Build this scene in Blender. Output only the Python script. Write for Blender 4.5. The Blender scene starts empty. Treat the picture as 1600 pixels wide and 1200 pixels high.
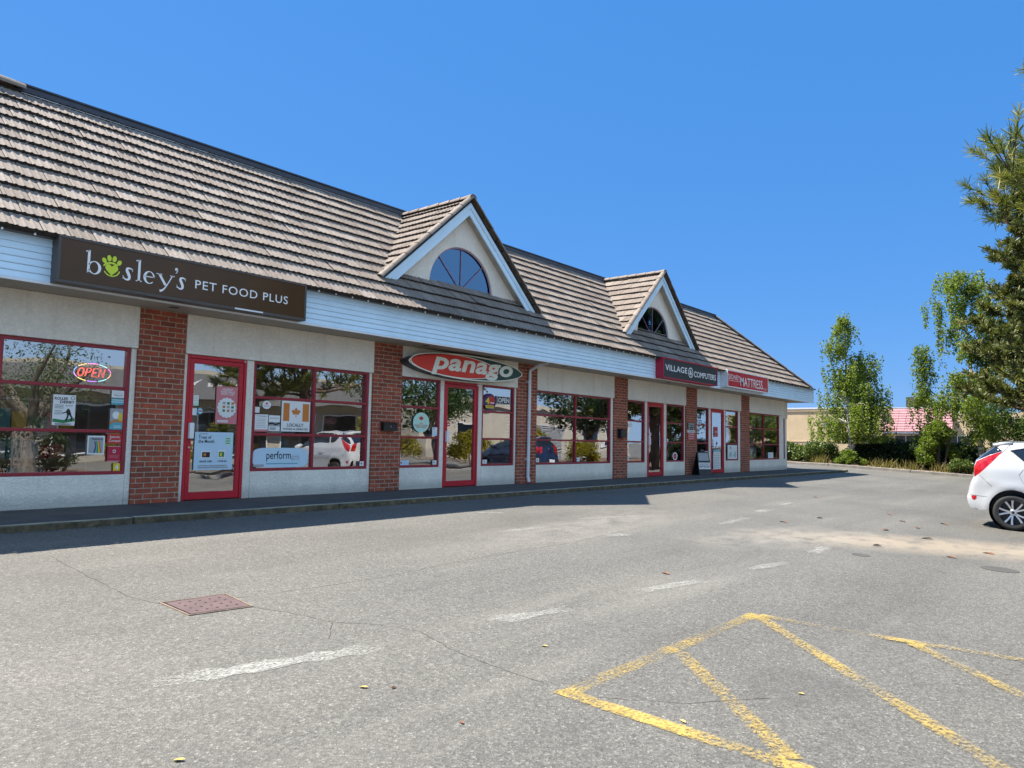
import bpy, math, random
import numpy as np
from mathutils import Vector, Matrix
from mathutils.geometry import delaunay_2d_cdt
random.seed(7); rng = np.random.default_rng(7)
SC = bpy.context.scene; COL = SC.collection
PI = math.pi

# ------------------------------------------------------------------ camera, sky, sun, exposure
YAW, PIT, ROL, DIST, CAMH = 0.87902, 0.07598, 0.01840, 10.8, 0.9952
fwd = Vector((math.sin(YAW)*math.cos(PIT), math.cos(YAW)*math.cos(PIT), math.sin(PIT)))
rgt = Vector((math.cos(YAW), -math.sin(YAW), 0)); upv = rgt.cross(fwd)
r2 = rgt*math.cos(ROL)+upv*math.sin(ROL); u2 = upv*math.cos(ROL)-rgt*math.sin(ROL)
cam = bpy.data.objects.new('camera', bpy.data.cameras.new('camera')); COL.objects.link(cam)
M = Matrix((r2, u2, -fwd)).transposed().to_4x4(); M.translation = Vector((0, -DIST, CAMH)); cam.matrix_world = M
cam.data.sensor_width = 36; cam.data.sensor_fit = 'HORIZONTAL'; cam.data.lens = 1155/1600*36
cam.data.clip_start = 0.05; cam.data.clip_end = 3000
SC.camera = cam
SUN = Vector((-.25, .525, 1)).normalized()
el = math.asin(SUN.z); az = math.atan2(SUN.x, SUN.y)
w = bpy.data.worlds.new('World'); SC.world = w; w.use_nodes = True
nt = w.node_tree; nt.nodes.clear()
sky = nt.nodes.new('ShaderNodeTexSky'); sky.sky_type = 'NISHITA'; sky.sun_disc = False
sky.sun_elevation = el; sky.sun_rotation = az; sky.altitude = 0; sky.air_density = 1.0; sky.dust_density = 0.0; sky.ozone_density = 4.0
hs = nt.nodes.new('ShaderNodeHueSaturation'); hs.inputs['Saturation'].default_value = 1.0
clear = nt.nodes.new('ShaderNodeMix'); clear.data_type = 'RGBA'; clear.inputs[0].default_value = .88; clear.inputs[7].default_value = (.130, .79, 2.25, 1)   # evens out the sky towards one clear blue
bg = nt.nodes.new('ShaderNodeBackground'); bg.inputs[1].default_value = 0.11
out = nt.nodes.new('ShaderNodeOutputWorld')
nt.links.new(sky.outputs[0], hs.inputs['Color']); nt.links.new(hs.outputs[0], clear.inputs[6]); # sky behind camera brightened and paled as added fill for the shaded shop fronts
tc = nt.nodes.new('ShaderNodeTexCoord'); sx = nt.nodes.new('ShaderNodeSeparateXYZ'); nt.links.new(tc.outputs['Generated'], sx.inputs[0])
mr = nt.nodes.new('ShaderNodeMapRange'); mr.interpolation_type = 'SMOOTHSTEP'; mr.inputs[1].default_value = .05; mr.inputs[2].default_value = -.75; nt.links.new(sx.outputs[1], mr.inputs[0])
sky_fill = nt.nodes.new('ShaderNodeMix'); sky_fill.data_type = 'RGBA'; sky_fill.inputs[7].default_value = (1.95, 2.9, 4.2, 1)
nt.links.new(mr.outputs[0], sky_fill.inputs[0]); nt.links.new(clear.outputs[2], sky_fill.inputs[6]); nt.links.new(sky_fill.outputs[2], bg.inputs[0]); nt.links.new(bg.outputs[0], out.inputs[0])
sl = bpy.data.lights.new('sun', 'SUN'); sl.energy = 3.9; sl.angle = math.radians(0.53); sl.color = (1.0, 0.94, 0.84)
so = bpy.data.objects.new('sun', sl); COL.objects.link(so); so.rotation_euler = SUN.to_track_quat('Z', 'Y').to_euler()
vs = SC.view_settings; vs.view_transform = 'Standard'; vs.look = 'None'; vs.exposure = 1.60; vs.gamma = 1
SC.cycles.max_bounces = 10; SC.cycles.transparent_max_bounces = 16; SC.cycles.glossy_bounces = 4

# ------------------------------------------------------------------ materials
def mk(name):
    m = bpy.data.materials.new(name); m.use_nodes = True; t = m.node_tree
    return m, t, t.nodes['Principled BSDF'], t.nodes, t.links
def ramp(n, stops):
    r = n.new('ShaderNodeValToRGB'); e = r.color_ramp.elements
    while len(e) < len(stops): e.new(0.5)
    for k, (p, c) in enumerate(stops): e[k].position = p; e[k].color = (*c, 1) if len(c) == 3 else c
    return r
def objco(n, l, scale=(1, 1, 1)):
    g = n.new('ShaderNodeNewGeometry'); mp = n.new('ShaderNodeMapping'); mp.inputs['Scale'].default_value = scale
    l.new(g.outputs['Position'], mp.inputs['Vector']); return mp.outputs[0]
def objlocal(n, l, scale=(1, 1, 1)):
    g = n.new('ShaderNodeTexCoord'); mp = n.new('ShaderNodeMapping'); mp.inputs['Scale'].default_value = scale
    l.new(g.outputs['Object'], mp.inputs['Vector']); return mp.outputs[0]
def noise(n, l, co, scale, detail=4, rough=.55):
    x = n.new('ShaderNodeTexNoise'); x.inputs['Scale'].default_value = scale; x.inputs['Detail'].default_value = detail; x.inputs['Roughness'].default_value = rough
    l.new(co, x.inputs['Vector']); return x.outputs[0]
def mix(n, l, fac, a, b, mode='MIX'):
    x = n.new('ShaderNodeMix'); x.data_type = 'RGBA'; x.blend_type = mode
    for s, v in ((x.inputs[0], fac), (x.inputs[6], a), (x.inputs[7], b)):
        if isinstance(v, (int, float)): s.default_value = v
        elif isinstance(v, tuple): s.default_value = (*v, 1)
        else: l.new(v, s)
    return x.outputs[2]
def math_(n, l, op, a, b=0.0, clamp=False):
    x = n.new('ShaderNodeMath'); x.operation = op; x.use_clamp = clamp
    for s, v in ((x.inputs[0], a), (x.inputs[1], b)):
        if isinstance(v, (int, float)): s.default_value = v
        else: l.new(v, s)
    return x.outputs[0]
def bump(n, l, b, h, strength, dist):
    x = n.new('ShaderNodeBump'); x.inputs['Strength'].default_value = strength; x.inputs['Distance'].default_value = dist
    l.new(h, x.inputs['Height']); l.new(x.outputs[0], b.inputs['Normal']); return x
def paint(name, c, rough=.5, var=.12, scale=3.0, metal=0.0, coat=0.0, bumpy=0.0, spec=.5):
    m, t, b, n, l = mk(name); co = objlocal(n, l)
    f = noise(n, l, co, scale, 6, .6)
    lo = tuple(max(0, x*(1-var)) for x in c); hi = tuple(min(1, x*(1+var)) for x in c)
    r = ramp(n, [(.3, lo), (.7, hi)]); l.new(f, r.inputs[0]); l.new(r.outputs[0], b.inputs['Base Color'])
    b.inputs['Roughness'].default_value = rough; b.inputs['Metallic'].default_value = metal
    b.inputs['Coat Weight'].default_value = coat; b.inputs['Coat Roughness'].default_value = .05
    b.inputs['Specular IOR Level'].default_value = spec
    if bumpy: bump(n, l, b, noise(n, l, co, scale*12, 3), bumpy, .01)
    return m
def emit(name, c, s):
    m, t, b, n, l = mk(name); b.inputs['Base Color'].default_value = (*c, 1)
    b.inputs['Emission Color'].default_value = (*c, 1); b.inputs['Emission Strength'].default_value = s; return m

def m_asphalt():
    m, t, b, n, l = mk('asphalt'); co = objco(n, l)
    v = n.new('ShaderNodeTexVoronoi'); v.inputs['Scale'].default_value = 105; l.new(co, v.inputs['Vector'])
    sep = n.new('ShaderNodeSeparateColor'); l.new(v.outputs['Color'], sep.inputs[0])
    stone = ramp(n, [(0, (.084, .079, .069)), (.35, (.108, .102, .089)), (.75, (.130, .123, .107)), (.93, (.158, .149, .131)), (1, (.235, .223, .198))])
    l.new(sep.outputs[0], stone.inputs[0])
    v2 = n.new('ShaderNodeTexVoronoi'); v2.inputs['Scale'].default_value = 52; l.new(co, v2.inputs['Vector'])
    sep2 = n.new('ShaderNodeSeparateColor'); l.new(v2.outputs['Color'], sep2.inputs[0])
    st2 = ramp(n, [(0, (.80, .80, .80)), (.5, (1, 1, 1)), (1, (1.2, 1.2, 1.19))]); l.new(sep2.outputs[1], st2.inputs[0])
    c = mix(n, l, 1.0, stone.outputs[0], st2.outputs[0], 'MULTIPLY')
    big = ramp(n, [(.30, (.80, .80, .80)), (.5, (1, 1, 1)), (.72, (1.16, 1.15, 1.12))]); l.new(noise(n, l, co, .35, 8, .62), big.inputs[0])
    c = mix(n, l, 1.0, c, big.outputs[0], 'MULTIPLY')
    # long pale dust streaks along the driving lane
    st = noise(n, l, objco(n, l, (.22, 1.6, 1)), 1.0, 6, .6)
    sm = ramp(n, [(.56, (0, 0, 0)), (.78, (1, 1, 1))]); l.new(st, sm.inputs[0])
    c = mix(n, l, math_(n, l, 'MULTIPLY', sm.outputs[0], .30), c, (.26, .24, .205))
    # sand spill beside the parked car
    g = n.new('ShaderNodeNewGeometry')
    def blob(cx, cy, rx, ry, ang):
        mp = n.new('ShaderNodeMapping'); mp.vector_type = 'TEXTURE'
        mp.inputs['Location'].default_value = (cx, cy, 0); mp.inputs['Rotation'].default_value = (0, 0, ang); mp.inputs['Scale'].default_value = (rx, ry, 1e3)
        l.new(g.outputs['Position'], mp.inputs['Vector'])
        ln = n.new('ShaderNodeVectorMath'); ln.operation = 'LENGTH'; l.new(mp.outputs[0], ln.inputs[0])
        return math_(n, l, 'SUBTRACT', 1.0, ln.outputs['Value'], True)
    s1 = blob(12.5, -8.9, 3.4, 1.15, -.95); s2 = blob(11.0, -7.0, 2.6, .9, -.25); s3 = blob(9.6, -4.6, 4.5, .8, .1)
    nn = noise(n, l, objco(n, l, (1, 1.6, 1)), 2.2, 8, .65); nm = ramp(n, [(.35, (0, 0, 0)), (.62, (1, 1, 1))]); l.new(nn, nm.inputs[0])
    a1 = math_(n, l, 'MULTIPLY', math_(n, l, 'MULTIPLY', s1, 1.5, True), math_(n, l, 'ADD', nm.outputs[0], .35, True))
    a2 = math_(n, l, 'MULTIPLY', math_(n, l, 'MULTIPLY', s2, 1.5, True), nm.outputs[0])
    a3 = math_(n, l, 'MULTIPLY', math_(n, l, 'MULTIPLY', s3, 1.1, True), nm.outputs[0])
    c = mix(n, l, math_(n, l, 'MULTIPLY', a1, .62), c, (.36, .29, .205))
    c = mix(n, l, math_(n, l, 'MULTIPLY', math_(n, l, 'MAXIMUM', a2, a3), .45), c, (.32, .29, .245))
    # small oil drips and darker worn lanes
    dv = n.new('ShaderNodeTexVoronoi'); dv.inputs['Scale'].default_value = 1.35; l.new(mix(n, l, .06, co, noise(n, l, co, 7, 3)), dv.inputs['Vector'])
    ds = n.new('ShaderNodeSeparateColor'); l.new(dv.outputs['Color'], ds.inputs[0])
    dm = ramp(n, [(.02, (1, 1, 1)), (.085, (0, 0, 0))]); l.new(dv.outputs['Distance'], dm.inputs[0])
    c = mix(n, l, math_(n, l, 'MULTIPLY', math_(n, l, 'MULTIPLY', dm.outputs[0], math_(n, l, 'GREATER_THAN', ds.outputs[0], .62)), .42), c, (.045, .042, .038))
    ln_ = noise(n, l, objco(n, l, (.07, .75, 1)), 1.0, 4, .5); lm = ramp(n, [(.36, (.86, .86, .85)), (.55, (1.03, 1.03, 1.03))]); l.new(ln_, lm.inputs[0])
    c = mix(n, l, 1.0, c, lm.outputs[0], 'MULTIPLY')
    # oil marks
    ol = noise(n, l, co, .9, 3, .5); om = ramp(n, [(.66, (0, 0, 0)), (.76, (1, 1, 1))]); l.new(ol, om.inputs[0])
    c = mix(n, l, math_(n, l, 'MULTIPLY', om.outputs[0], .35), c, (.07, .066, .06))
    l.new(c, b.inputs['Base Color']); b.inputs['Roughness'].default_value = .72; b.inputs['Specular IOR Level'].default_value = .45
    bump(n, l, b, math_(n, l, 'ADD', v.outputs['Distance'], noise(n, l, co, 40, 3)), .5, .006)
    return m
def m_brick():
    m, t, b, n, l = mk('red_brick'); g = n.new('ShaderNodeNewGeometry'); s = n.new('ShaderNodeSeparateXYZ'); l.new(g.outputs['Position'], s.inputs[0])
    cb = n.new('ShaderNodeCombineXYZ'); l.new(math_(n, l, 'ADD', s.outputs[0], s.outputs[1]), cb.inputs[0]); l.new(s.outputs[2], cb.inputs[1])
    wob = n.new('ShaderNodeTexNoise'); wob.inputs['Scale'].default_value = 14; l.new(cb.outputs[0], wob.inputs['Vector'])
    vm = n.new('ShaderNodeVectorMath'); vm.operation = 'MULTIPLY_ADD'; l.new(wob.outputs['Color'], vm.inputs[0]); vm.inputs[1].default_value = (.012, .012, 0); l.new(cb.outputs[0], vm.inputs[2])
    br = n.new('ShaderNodeTexBrick'); l.new(vm.outputs[0], br.inputs['Vector'])
    br.inputs['Color1'].default_value = (.40, .092, .048, 1); br.inputs['Color2'].default_value = (.20, .058, .036, 1); br.inputs['Mortar'].default_value = (.44, .35, .26, 1)
    br.inputs['Scale'].default_value = 1; br.inputs['Brick Width'].default_value = .228; br.inputs['Row Height'].default_value = .0755
    br.inputs['Mortar Size'].default_value = .0075; br.inputs['Mortar Smooth'].default_value = .25; br.inputs['Bias'].default_value = -.15
    f = noise(n, l, cb.outputs[0], 9, 6, .7); r = ramp(n, [(.25, (.62, .60, .60)), (.75, (1.3, 1.25, 1.2))]); l.new(f, r.inputs[0])
    c = mix(n, l, 1.0, br.outputs['Color'], r.outputs[0], 'MULTIPLY')
    sp = ramp(n, [(.66, (0, 0, 0)), (.74, (1, 1, 1))]); l.new(noise(n, l, cb.outputs[0], 30, 4), sp.inputs[0])
    c = mix(n, l, math_(n, l, 'MULTIPLY', sp.outputs[0], .45), c, (.42, .34, .27))
    l.new(c, b.inputs['Base Color']); b.inputs['Roughness'].default_value = .9
    bump(n, l, b, math_(n, l, 'SUBTRACT', noise(n, l, cb.outputs[0], 60, 3), math_(n, l, 'MULTIPLY', br.outputs['Fac'], 2.0)), .8, .008)
    return m
def m_stucco(name, c):
    m, t, b, n, l = mk(name); co = objco(n, l)
    f = noise(n, l, co, 1.1, 7, .65); r = ramp(n, [(.3, tuple(x*.86 for x in c)), (.7, tuple(min(1, x*1.06) for x in c))]); l.new(f, r.inputs[0])
    k = noise(n, l, objco(n, l, (13, 13, 17)), 1.0, 5, .62)
    worm = n.new('ShaderNodeMath'); worm.operation = 'ABSOLUTE'; l.new(math_(n, l, 'SUBTRACT', k, .5), worm.inputs[0])
    wr = ramp(n, [(0, (.84, .83, .81)), (.10, (1, 1, 1))]); l.new(worm.outputs[0], wr.inputs[0])
    cc = mix(n, l, .55, r.outputs[0], mix(n, l, 1.0, r.outputs[0], wr.outputs[0], 'MULTIPLY'))
    drip = noise(n, l, objco(n, l, (9, 9, .5)), 1.0, 5, .6); dr = ramp(n, [(.55, (1, 1, 1)), (.8, (.86, .84, .80))]); l.new(drip, dr.inputs[0])
    cc = mix(n, l, 1.0, cc, dr.outputs[0], 'MULTIPLY')
    sp = n.new('ShaderNodeSeparateXYZ'); gg = n.new('ShaderNodeNewGeometry'); l.new(gg.outputs['Position'], sp.inputs[0])
    low = n.new('ShaderNodeMapRange'); low.inputs[1].default_value = .16; low.inputs[2].default_value = 0.0; low.inputs[3].default_value = 0.0; low.inputs[4].default_value = 1.0
    l.new(math_(n, l, 'ADD', sp.outputs[2], math_(n, l, 'MULTIPLY', noise(n, l, co, 6, 4), -.12)), low.inputs[0])
    cc = mix(n, l, math_(n, l, 'MULTIPLY', low.outputs[0], .5), cc, (.27, .25, .22))
    l.new(cc, b.inputs['Base Color']); b.inputs['Roughness'].default_value = .9
    bump(n, l, b, math_(n, l, 'ADD', math_(n, l, 'MULTIPLY', wr.outputs[0], 1.0), noise(n, l, co, 45, 4)), .75, .022)
    return m
def m_tile():
    m, t, b, n, l = mk('roof_tile'); co = objco(n, l)
    a = n.new('ShaderNodeAttribute'); a.attribute_name = 'tone'
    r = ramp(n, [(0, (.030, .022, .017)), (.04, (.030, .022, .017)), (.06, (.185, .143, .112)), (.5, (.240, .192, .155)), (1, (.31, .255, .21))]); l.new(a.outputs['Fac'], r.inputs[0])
    f = noise(n, l, co, 14, 8, .75); fr = ramp(n, [(.28, (.66, .65, .64)), (.5, (1, 1, 1)), (.75, (1.22, 1.22, 1.22))]); l.new(f, fr.inputs[0])
    c = mix(n, l, 1.0, r.outputs[0], fr.outputs[0], 'MULTIPLY')
    li = ramp(n, [(.66, (0, 0, 0)), (.72, (1, 1, 1))]); l.new(noise(n, l, co, 22, 5, .6), li.inputs[0])
    c = mix(n, l, math_(n, l, 'MULTIPLY', li.outputs[0], .45), c, (.55, .53, .49))
    mo = ramp(n, [(.68, (0, 0, 0)), (.76, (1, 1, 1))]); l.new(noise(n, l, co, 5, 6, .75), mo.inputs[0])
    c = mix(n, l, math_(n, l, 'MULTIPLY', mo.outputs[0], .75), c, (.105, .060, .040))
    l.new(c, b.inputs['Base Color']); b.inputs['Roughness'].default_value = .88
    bump(n, l, b, noise(n, l, co, 70, 4), .15, .003); return m
def m_glass(name, base=.10, ior=1.75, tint=(.93, .95, .94), wav=.02, refl=(.97, .98, 1)):
    m, t, b, n, l = mk(name); n.remove(b); o = n['Material Output']
    fr = n.new('ShaderNodeFresnel'); fr.inputs[0].default_value = ior
    tr = n.new('ShaderNodeBsdfTransparent'); tr.inputs[0].default_value = (*tint, 1)
    gl = n.new('ShaderNodeBsdfGlossy'); gl.inputs['Roughness'].default_value = 0.0; gl.inputs[0].default_value = (*refl, 1)
    if wav:
        bp = n.new('ShaderNodeBump'); bp.inputs['Strength'].default_value = wav; bp.inputs['Distance'].default_value = .12
        l.new(noise(n, l, objco(n, l), 1.6, 1, .4), bp.inputs['Height']); l.new(bp.outputs[0], gl.inputs['Normal'])
    ms = n.new('ShaderNodeMixShader'); l.new(math_(n, l, 'ADD', fr.outputs[0], base, True), ms.inputs[0]); l.new(tr.outputs[0], ms.inputs[1]); l.new(gl.outputs[0], ms.inputs[2])
    l.new(ms.outputs[0], o.inputs['Surface']); return m
def m_leaf(name, dark, mid, lite, trans=.35, rough=.55):
    m, t, b, n, l = mk(name); o = n['Material Output']
    a = n.new('ShaderNodeAttribute'); a.attribute_name = 'tone'
    r = ramp(n, [(0, dark), (.5, mid), (1, lite)]); l.new(a.outputs['Fac'], r.inputs[0])
    l.new(r.outputs[0], b.inputs['Base Color']); b.inputs['Roughness'].default_value = rough; b.inputs['Specular IOR Level'].default_value = .35
    tl = n.new('ShaderNodeBsdfTranslucent'); l.new(mix(n, l, 1.0, r.outputs[0], (1.3, 1.45, .55), 'MULTIPLY'), tl.inputs[0])
    ms = n.new('ShaderNodeMixShader'); ms.inputs[0].default_value = trans; l.new(b.outputs[0], ms.inputs[1]); l.new(tl.outputs[0], ms.inputs[2]); l.new(ms.outputs[0], o.inputs['Surface'])
    return m
def m_bark(name, c1, c2, sc):
    m, t, b, n, l = mk(name); co = objlocal(n, l, sc); f = noise(n, l, co, 1.0, 6, .7)
    r = ramp(n, [(.35, c1), (.62, c2)]); l.new(f, r.inputs[0]); l.new(r.outputs[0], b.inputs['Base Color']); b.inputs['Roughness'].default_value = .9
    bump(n, l, b, f, .8, .03); return m
def m_worn(name, c, lo, hi, sc=26, patch=1.2):
    m, t, b, n, l = mk(name); o = n['Material Output']; co = objco(n, l)
    b.inputs['Roughness'].default_value = .8
    r = ramp(n, [(.3, tuple(x*.75 for x in c)), (.7, tuple(min(1, x*1.1) for x in c))]); l.new(noise(n, l, co, 9, 5, .7), r.inputs[0]); l.new(r.outputs[0], b.inputs['Base Color'])
    v = n.new('ShaderNodeTexVoronoi'); v.inputs['Scale'].default_value = 75; l.new(co, v.inputs['Vector'])
    sep = n.new('ShaderNodeSeparateColor'); l.new(v.outputs['Color'], sep.inputs[0])
    f = math_(n, l, 'ADD', math_(n, l, 'MULTIPLY', sep.outputs[0], .55), math_(n, l, 'ADD', math_(n, l, 'MULTIPLY', noise(n, l, co, sc, 6, .7), .5), math_(n, l, 'MULTIPLY', noise(n, l, co, patch, 4, .6), .9)))
    a = n.new('ShaderNodeAttribute'); a.attribute_name = 'wear'
    f = math_(n, l, 'ADD', f, a.outputs['Fac'])
    k = n.new('ShaderNodeMapRange'); k.inputs[1].default_value = lo; k.inputs[2].default_value = hi; k.clamp = True; l.new(f, k.inputs[0])
    tr = n.new('ShaderNodeBsdfTransparent'); ms = n.new('ShaderNodeMixShader'); l.new(k.outputs[0], ms.inputs[0]); l.new(tr.outputs[0], ms.inputs[2])
    l.new(b.outputs[0], ms.inputs[1]); l.new(ms.outputs[0], o.inputs['Surface']); return m

ASPH = m_asphalt(); BRICK = m_brick(); STUC = m_stucco('white_stucco', (.93, .87, .76)); TILE = m_tile()
GLASS = m_glass('window_glass', .28, 1.9); DGLASS = m_glass('dormer_glass', .14, 1.8, (.5, .55, .6), .008, (.34, .62, 1.0))
REDF = paint('red_frame_paint', (.30, .018, .030), .42, .15); REDD = paint('red_door_paint', (.50, .012, .026), .4, .12)
SIDING = paint('pale_blue_siding', (.60, .78, .92), .55, .07, 2.0); TRIM = paint('white_trim', (.72, .73, .74), .5, .06)
SOFF = paint('beige_soffit', (.40, .36, .30), .7, .05); DARKM = paint('dark_navy_flashing', (.030, .036, .055), .45, .2); BROWN = paint('brown_gutter', (.075, .062, .052), .5, .2)
CONC = paint('concrete', (.24, .235, .225), .9, .22, 2.5, bumpy=.3)
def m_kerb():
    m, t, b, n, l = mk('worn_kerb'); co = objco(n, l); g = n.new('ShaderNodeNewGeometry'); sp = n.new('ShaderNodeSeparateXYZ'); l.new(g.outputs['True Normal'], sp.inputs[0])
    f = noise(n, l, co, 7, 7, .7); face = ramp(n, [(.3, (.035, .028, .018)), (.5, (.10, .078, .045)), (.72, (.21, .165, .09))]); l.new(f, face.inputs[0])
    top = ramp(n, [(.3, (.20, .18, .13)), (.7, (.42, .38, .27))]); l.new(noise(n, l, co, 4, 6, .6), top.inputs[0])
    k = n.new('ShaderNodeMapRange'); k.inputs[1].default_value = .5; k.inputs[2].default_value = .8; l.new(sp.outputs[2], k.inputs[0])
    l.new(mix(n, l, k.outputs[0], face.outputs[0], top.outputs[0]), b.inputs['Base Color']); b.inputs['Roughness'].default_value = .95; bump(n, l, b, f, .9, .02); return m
KERB = m_kerb()
BLACK = paint('black_plastic', (.012, .012, .013), .4, .3); DGREY = paint('dark_grey', (.05, .05, .052), .5, .2)
WHITE = paint('white_paint', (.80, .80, .79), .45, .04); CREAM = paint('cream_letter', (.74, .74, .62), .45, .03)
ROOMW = paint('room_wall', (.30, .28, .25), .9, .15); ROOMF = paint('room_floor', (.16, .14, .12), .6, .2)
METAL = paint('steel', (.55, .56, .57), .3, .1, metal=1.0); ALU = paint('grey_metal', (.35, .36, .37), .4, .1, metal=.8)
def flat(name, c, rough=.5): return paint(name, c, rough, .03, 2.0)
SIGNBR = paint('brown_sign_face', (.075, .036, .013), .25, .12, 1.2, coat=.06, spec=.25); SIGNGR = paint('charcoal_sign_face', (.032, .037, .042), .3, .1); SIGNRD = paint('red_sign_face', (.52, .010, .016), .3, .05)
LIME = flat('lime_paint', (.58, .70, .03)); RED = flat('red_print', (.52, .03, .03)); CRIM = flat('crimson', (.45, .012, .045)); BLUEP = flat('pale_blue_print', (.52, .68, .80)); GREYP = flat('grey_print', (.35, .36, .37))
PAPER = flat('white_paper', (.78, .78, .76), .7); INK = flat('black_ink', (.015, .015, .018), .6); PINKP = flat('pink_print', (.62, .20, .22)); GREENP = flat('green_print', (.03, .22, .07)); YELP = flat('yellow_print', (.75, .55, .03)); PURP = flat('purple_print', (.055, .02, .11)); TEALP = flat('teal_print', (.10, .38, .45)); MINT = flat('mint_print', (.50, .74, .62)); ORG = flat('orange_print', (.60, .19, .03)); DKGREEN = flat('dark_green', (.012, .050, .036)); PANRED = flat('signal_red', (.62, .030, .012), .5)

# ------------------------------------------------------------------ mesh helpers
class MB:
    def __init__(s): s.v = []; s.f = []; s.m = []; s.tone = None
    def add(s, vs, fs, m=0):
        o = len(s.v); s.v += [tuple(p) for p in vs]; s.f += [tuple(i+o for i in f) for f in fs]; s.m += [m]*len(fs); return s
    def box(s, a, b, m=0):
        x0, x1 = sorted((a[0], b[0])); y0, y1 = sorted((a[1], b[1])); z0, z1 = sorted((a[2], b[2]))
        return s.add([(x0,y0,z0),(x1,y0,z0),(x1,y1,z0),(x0,y1,z0),(x0,y0,z1),(x1,y0,z1),(x1,y1,z1),(x0,y1,z1)],
                     [(0,3,2,1),(4,5,6,7),(0,1,5,4),(1,2,6,5),(2,3,7,6),(3,0,4,7)], m)
    def poly(s, pts, m=0): return s.add(pts, [tuple(range(len(pts)))], m)
    def prism(s, pts, d, m=0):
        d = Vector(d); n = len(pts); a = [Vector(p) for p in pts]; b = [p+d for p in a]
        nrm = Vector((0, 0, 0))
        for i in range(n): nrm += a[i].cross(a[(i+1) % n])
        fs = [tuple(range(n)), tuple(range(2*n-1, n-1, -1))]+[((i+1) % n, i, i+n, (i+1) % n+n) for i in range(n)]
        if nrm.dot(d) > 0: fs = [f[::-1] for f in fs]
        return s.add(a+b, fs, m)
    def tube(s, pts, rad, seg=8, m=0, caps=True):
        P = [Vector(p) for p in pts]; R = rad if isinstance(rad, (list, tuple)) else [rad]*len(P); vs = []; fs = []; up = None
        for i, p in enumerate(P):
            t = (P[min(i+1, len(P)-1)]-P[max(i-1, 0)]); t = t.normalized() if t.length > 1e-9 else Vector((0, 0, 1))
            if up is None: up = t.orthogonal().normalized()
            up = (up-t*up.dot(t)); up = up.normalized() if up.length > 1e-6 else t.orthogonal().normalized(); q = t.cross(up)
            for k in range(seg):
                a = 2*PI*k/seg; vs.append(p+(up*math.cos(a)+q*math.sin(a))*R[i])
        for i in range(len(P)-1):
            for k in range(seg): fs.append((i*seg+k, i*seg+(k+1) % seg, (i+1)*seg+(k+1) % seg, (i+1)*seg+k))
        if caps: fs += [tuple(range(seg-1, -1, -1)), tuple((len(P)-1)*seg+k for k in range(seg))]
        return s.add(vs, fs, m)
    def lathe(s, prof, c, axis='x', seg=40, m=0):   # prof = [(radius, offset)]
        vs = []; n = len(prof)
        for r, o in prof:
            for k in range(seg):
                a = 2*PI*k/seg; q = (r*math.cos(a), r*math.sin(a))
                vs.append({'x': (c[0]+o, c[1]+q[0], c[2]+q[1]), 'z': (c[0]+q[0], c[1]+q[1], c[2]+o), 'y': (c[0]+q[0], c[1]+o, c[2]+q[1])}[axis])
        fs = [(i*seg+k, i*seg+(k+1) % seg, (i+1)*seg+(k+1) % seg, (i+1)*seg+k) for i in range(n-1) for k in range(seg)]
        return s.add(vs, fs, m)
    def build(s, name, mats, parent=None, smooth=False, bevel=0.0, wear=None):
        me = bpy.data.meshes.new(name); me.from_pydata(s.v, [], s.f); 
        for mt in (mats if isinstance(mats, (list, tuple)) else [mats]): me.materials.append(mt)
        me.polygons.foreach_set('material_index', s.m)
        if smooth: me.polygons.foreach_set('use_smooth', [True]*len(s.f))
        if s.tone is not None:
            at = me.attributes.new('tone', 'FLOAT', 'FACE'); at.data.foreach_set('value', s.tone)
        if wear is not None:
            at = me.attributes.new('wear', 'FLOAT', 'POINT'); at.data.foreach_set('value', wear)
        me.update(); o = bpy.data.objects.new(name, me); COL.objects.link(o)
        if parent: o.parent = parent
        if bevel:
            b = o.modifiers.new('bevel', 'BEVEL'); b.width = bevel; b.segments = 2; b.limit_method = 'ANGLE'
        return o
def tag(o, label=None, cat=None, group=None, kind=None):
    if label: o['label'] = label
    if cat: o['category'] = cat
    if group: o['group'] = group
    if kind: o['kind'] = kind
    return o
def empty(name, loc=(0, 0, 0), label=None, cat=None, group=None, rz=0):
    o = bpy.data.objects.new(name, None); COL.objects.link(o); o.location = loc; o.rotation_euler = (0, 0, rz); o.empty_display_size = .2
    return tag(o, label, cat, group)
def copy_tree(o, parent=None):
    c = o.copy(); COL.objects.link(c); c.parent = parent
    for ch in list(o.children): copy_tree(ch, c)
    return c
def np_mesh(name, V, Q, mats, parent=None, tone=None, mi=None, smooth=False):
    me = bpy.data.meshes.new(name); V = np.asarray(V, dtype=np.float32); Q = np.asarray(Q, dtype=np.int32); k = Q.shape[1]
    me.vertices.add(len(V)); me.vertices.foreach_set('co', V.ravel()); me.loops.add(Q.size); me.loops.foreach_set('vertex_index', Q.ravel())
    me.polygons.add(len(Q)); me.polygons.foreach_set('loop_start', np.arange(0, Q.size, k, dtype=np.int32))
    for mt in (mats if isinstance(mats, (list, tuple)) else [mats]): me.materials.append(mt)
    if mi is not None: me.polygons.foreach_set('material_index', np.asarray(mi, dtype=np.int32))
    me.polygons.foreach_set('use_smooth', np.full(len(Q), smooth, dtype=bool))
    me.update(calc_edges=True)
    if tone is not None:
        at = me.attributes.new('tone', 'FLOAT', 'FACE'); at.data.foreach_set('value', np.asarray(tone, dtype=np.float32))
    o = bpy.data.objects.new(name, me); COL.objects.link(o)
    if parent: o.parent = parent
    return o
_tc = {}
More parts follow.
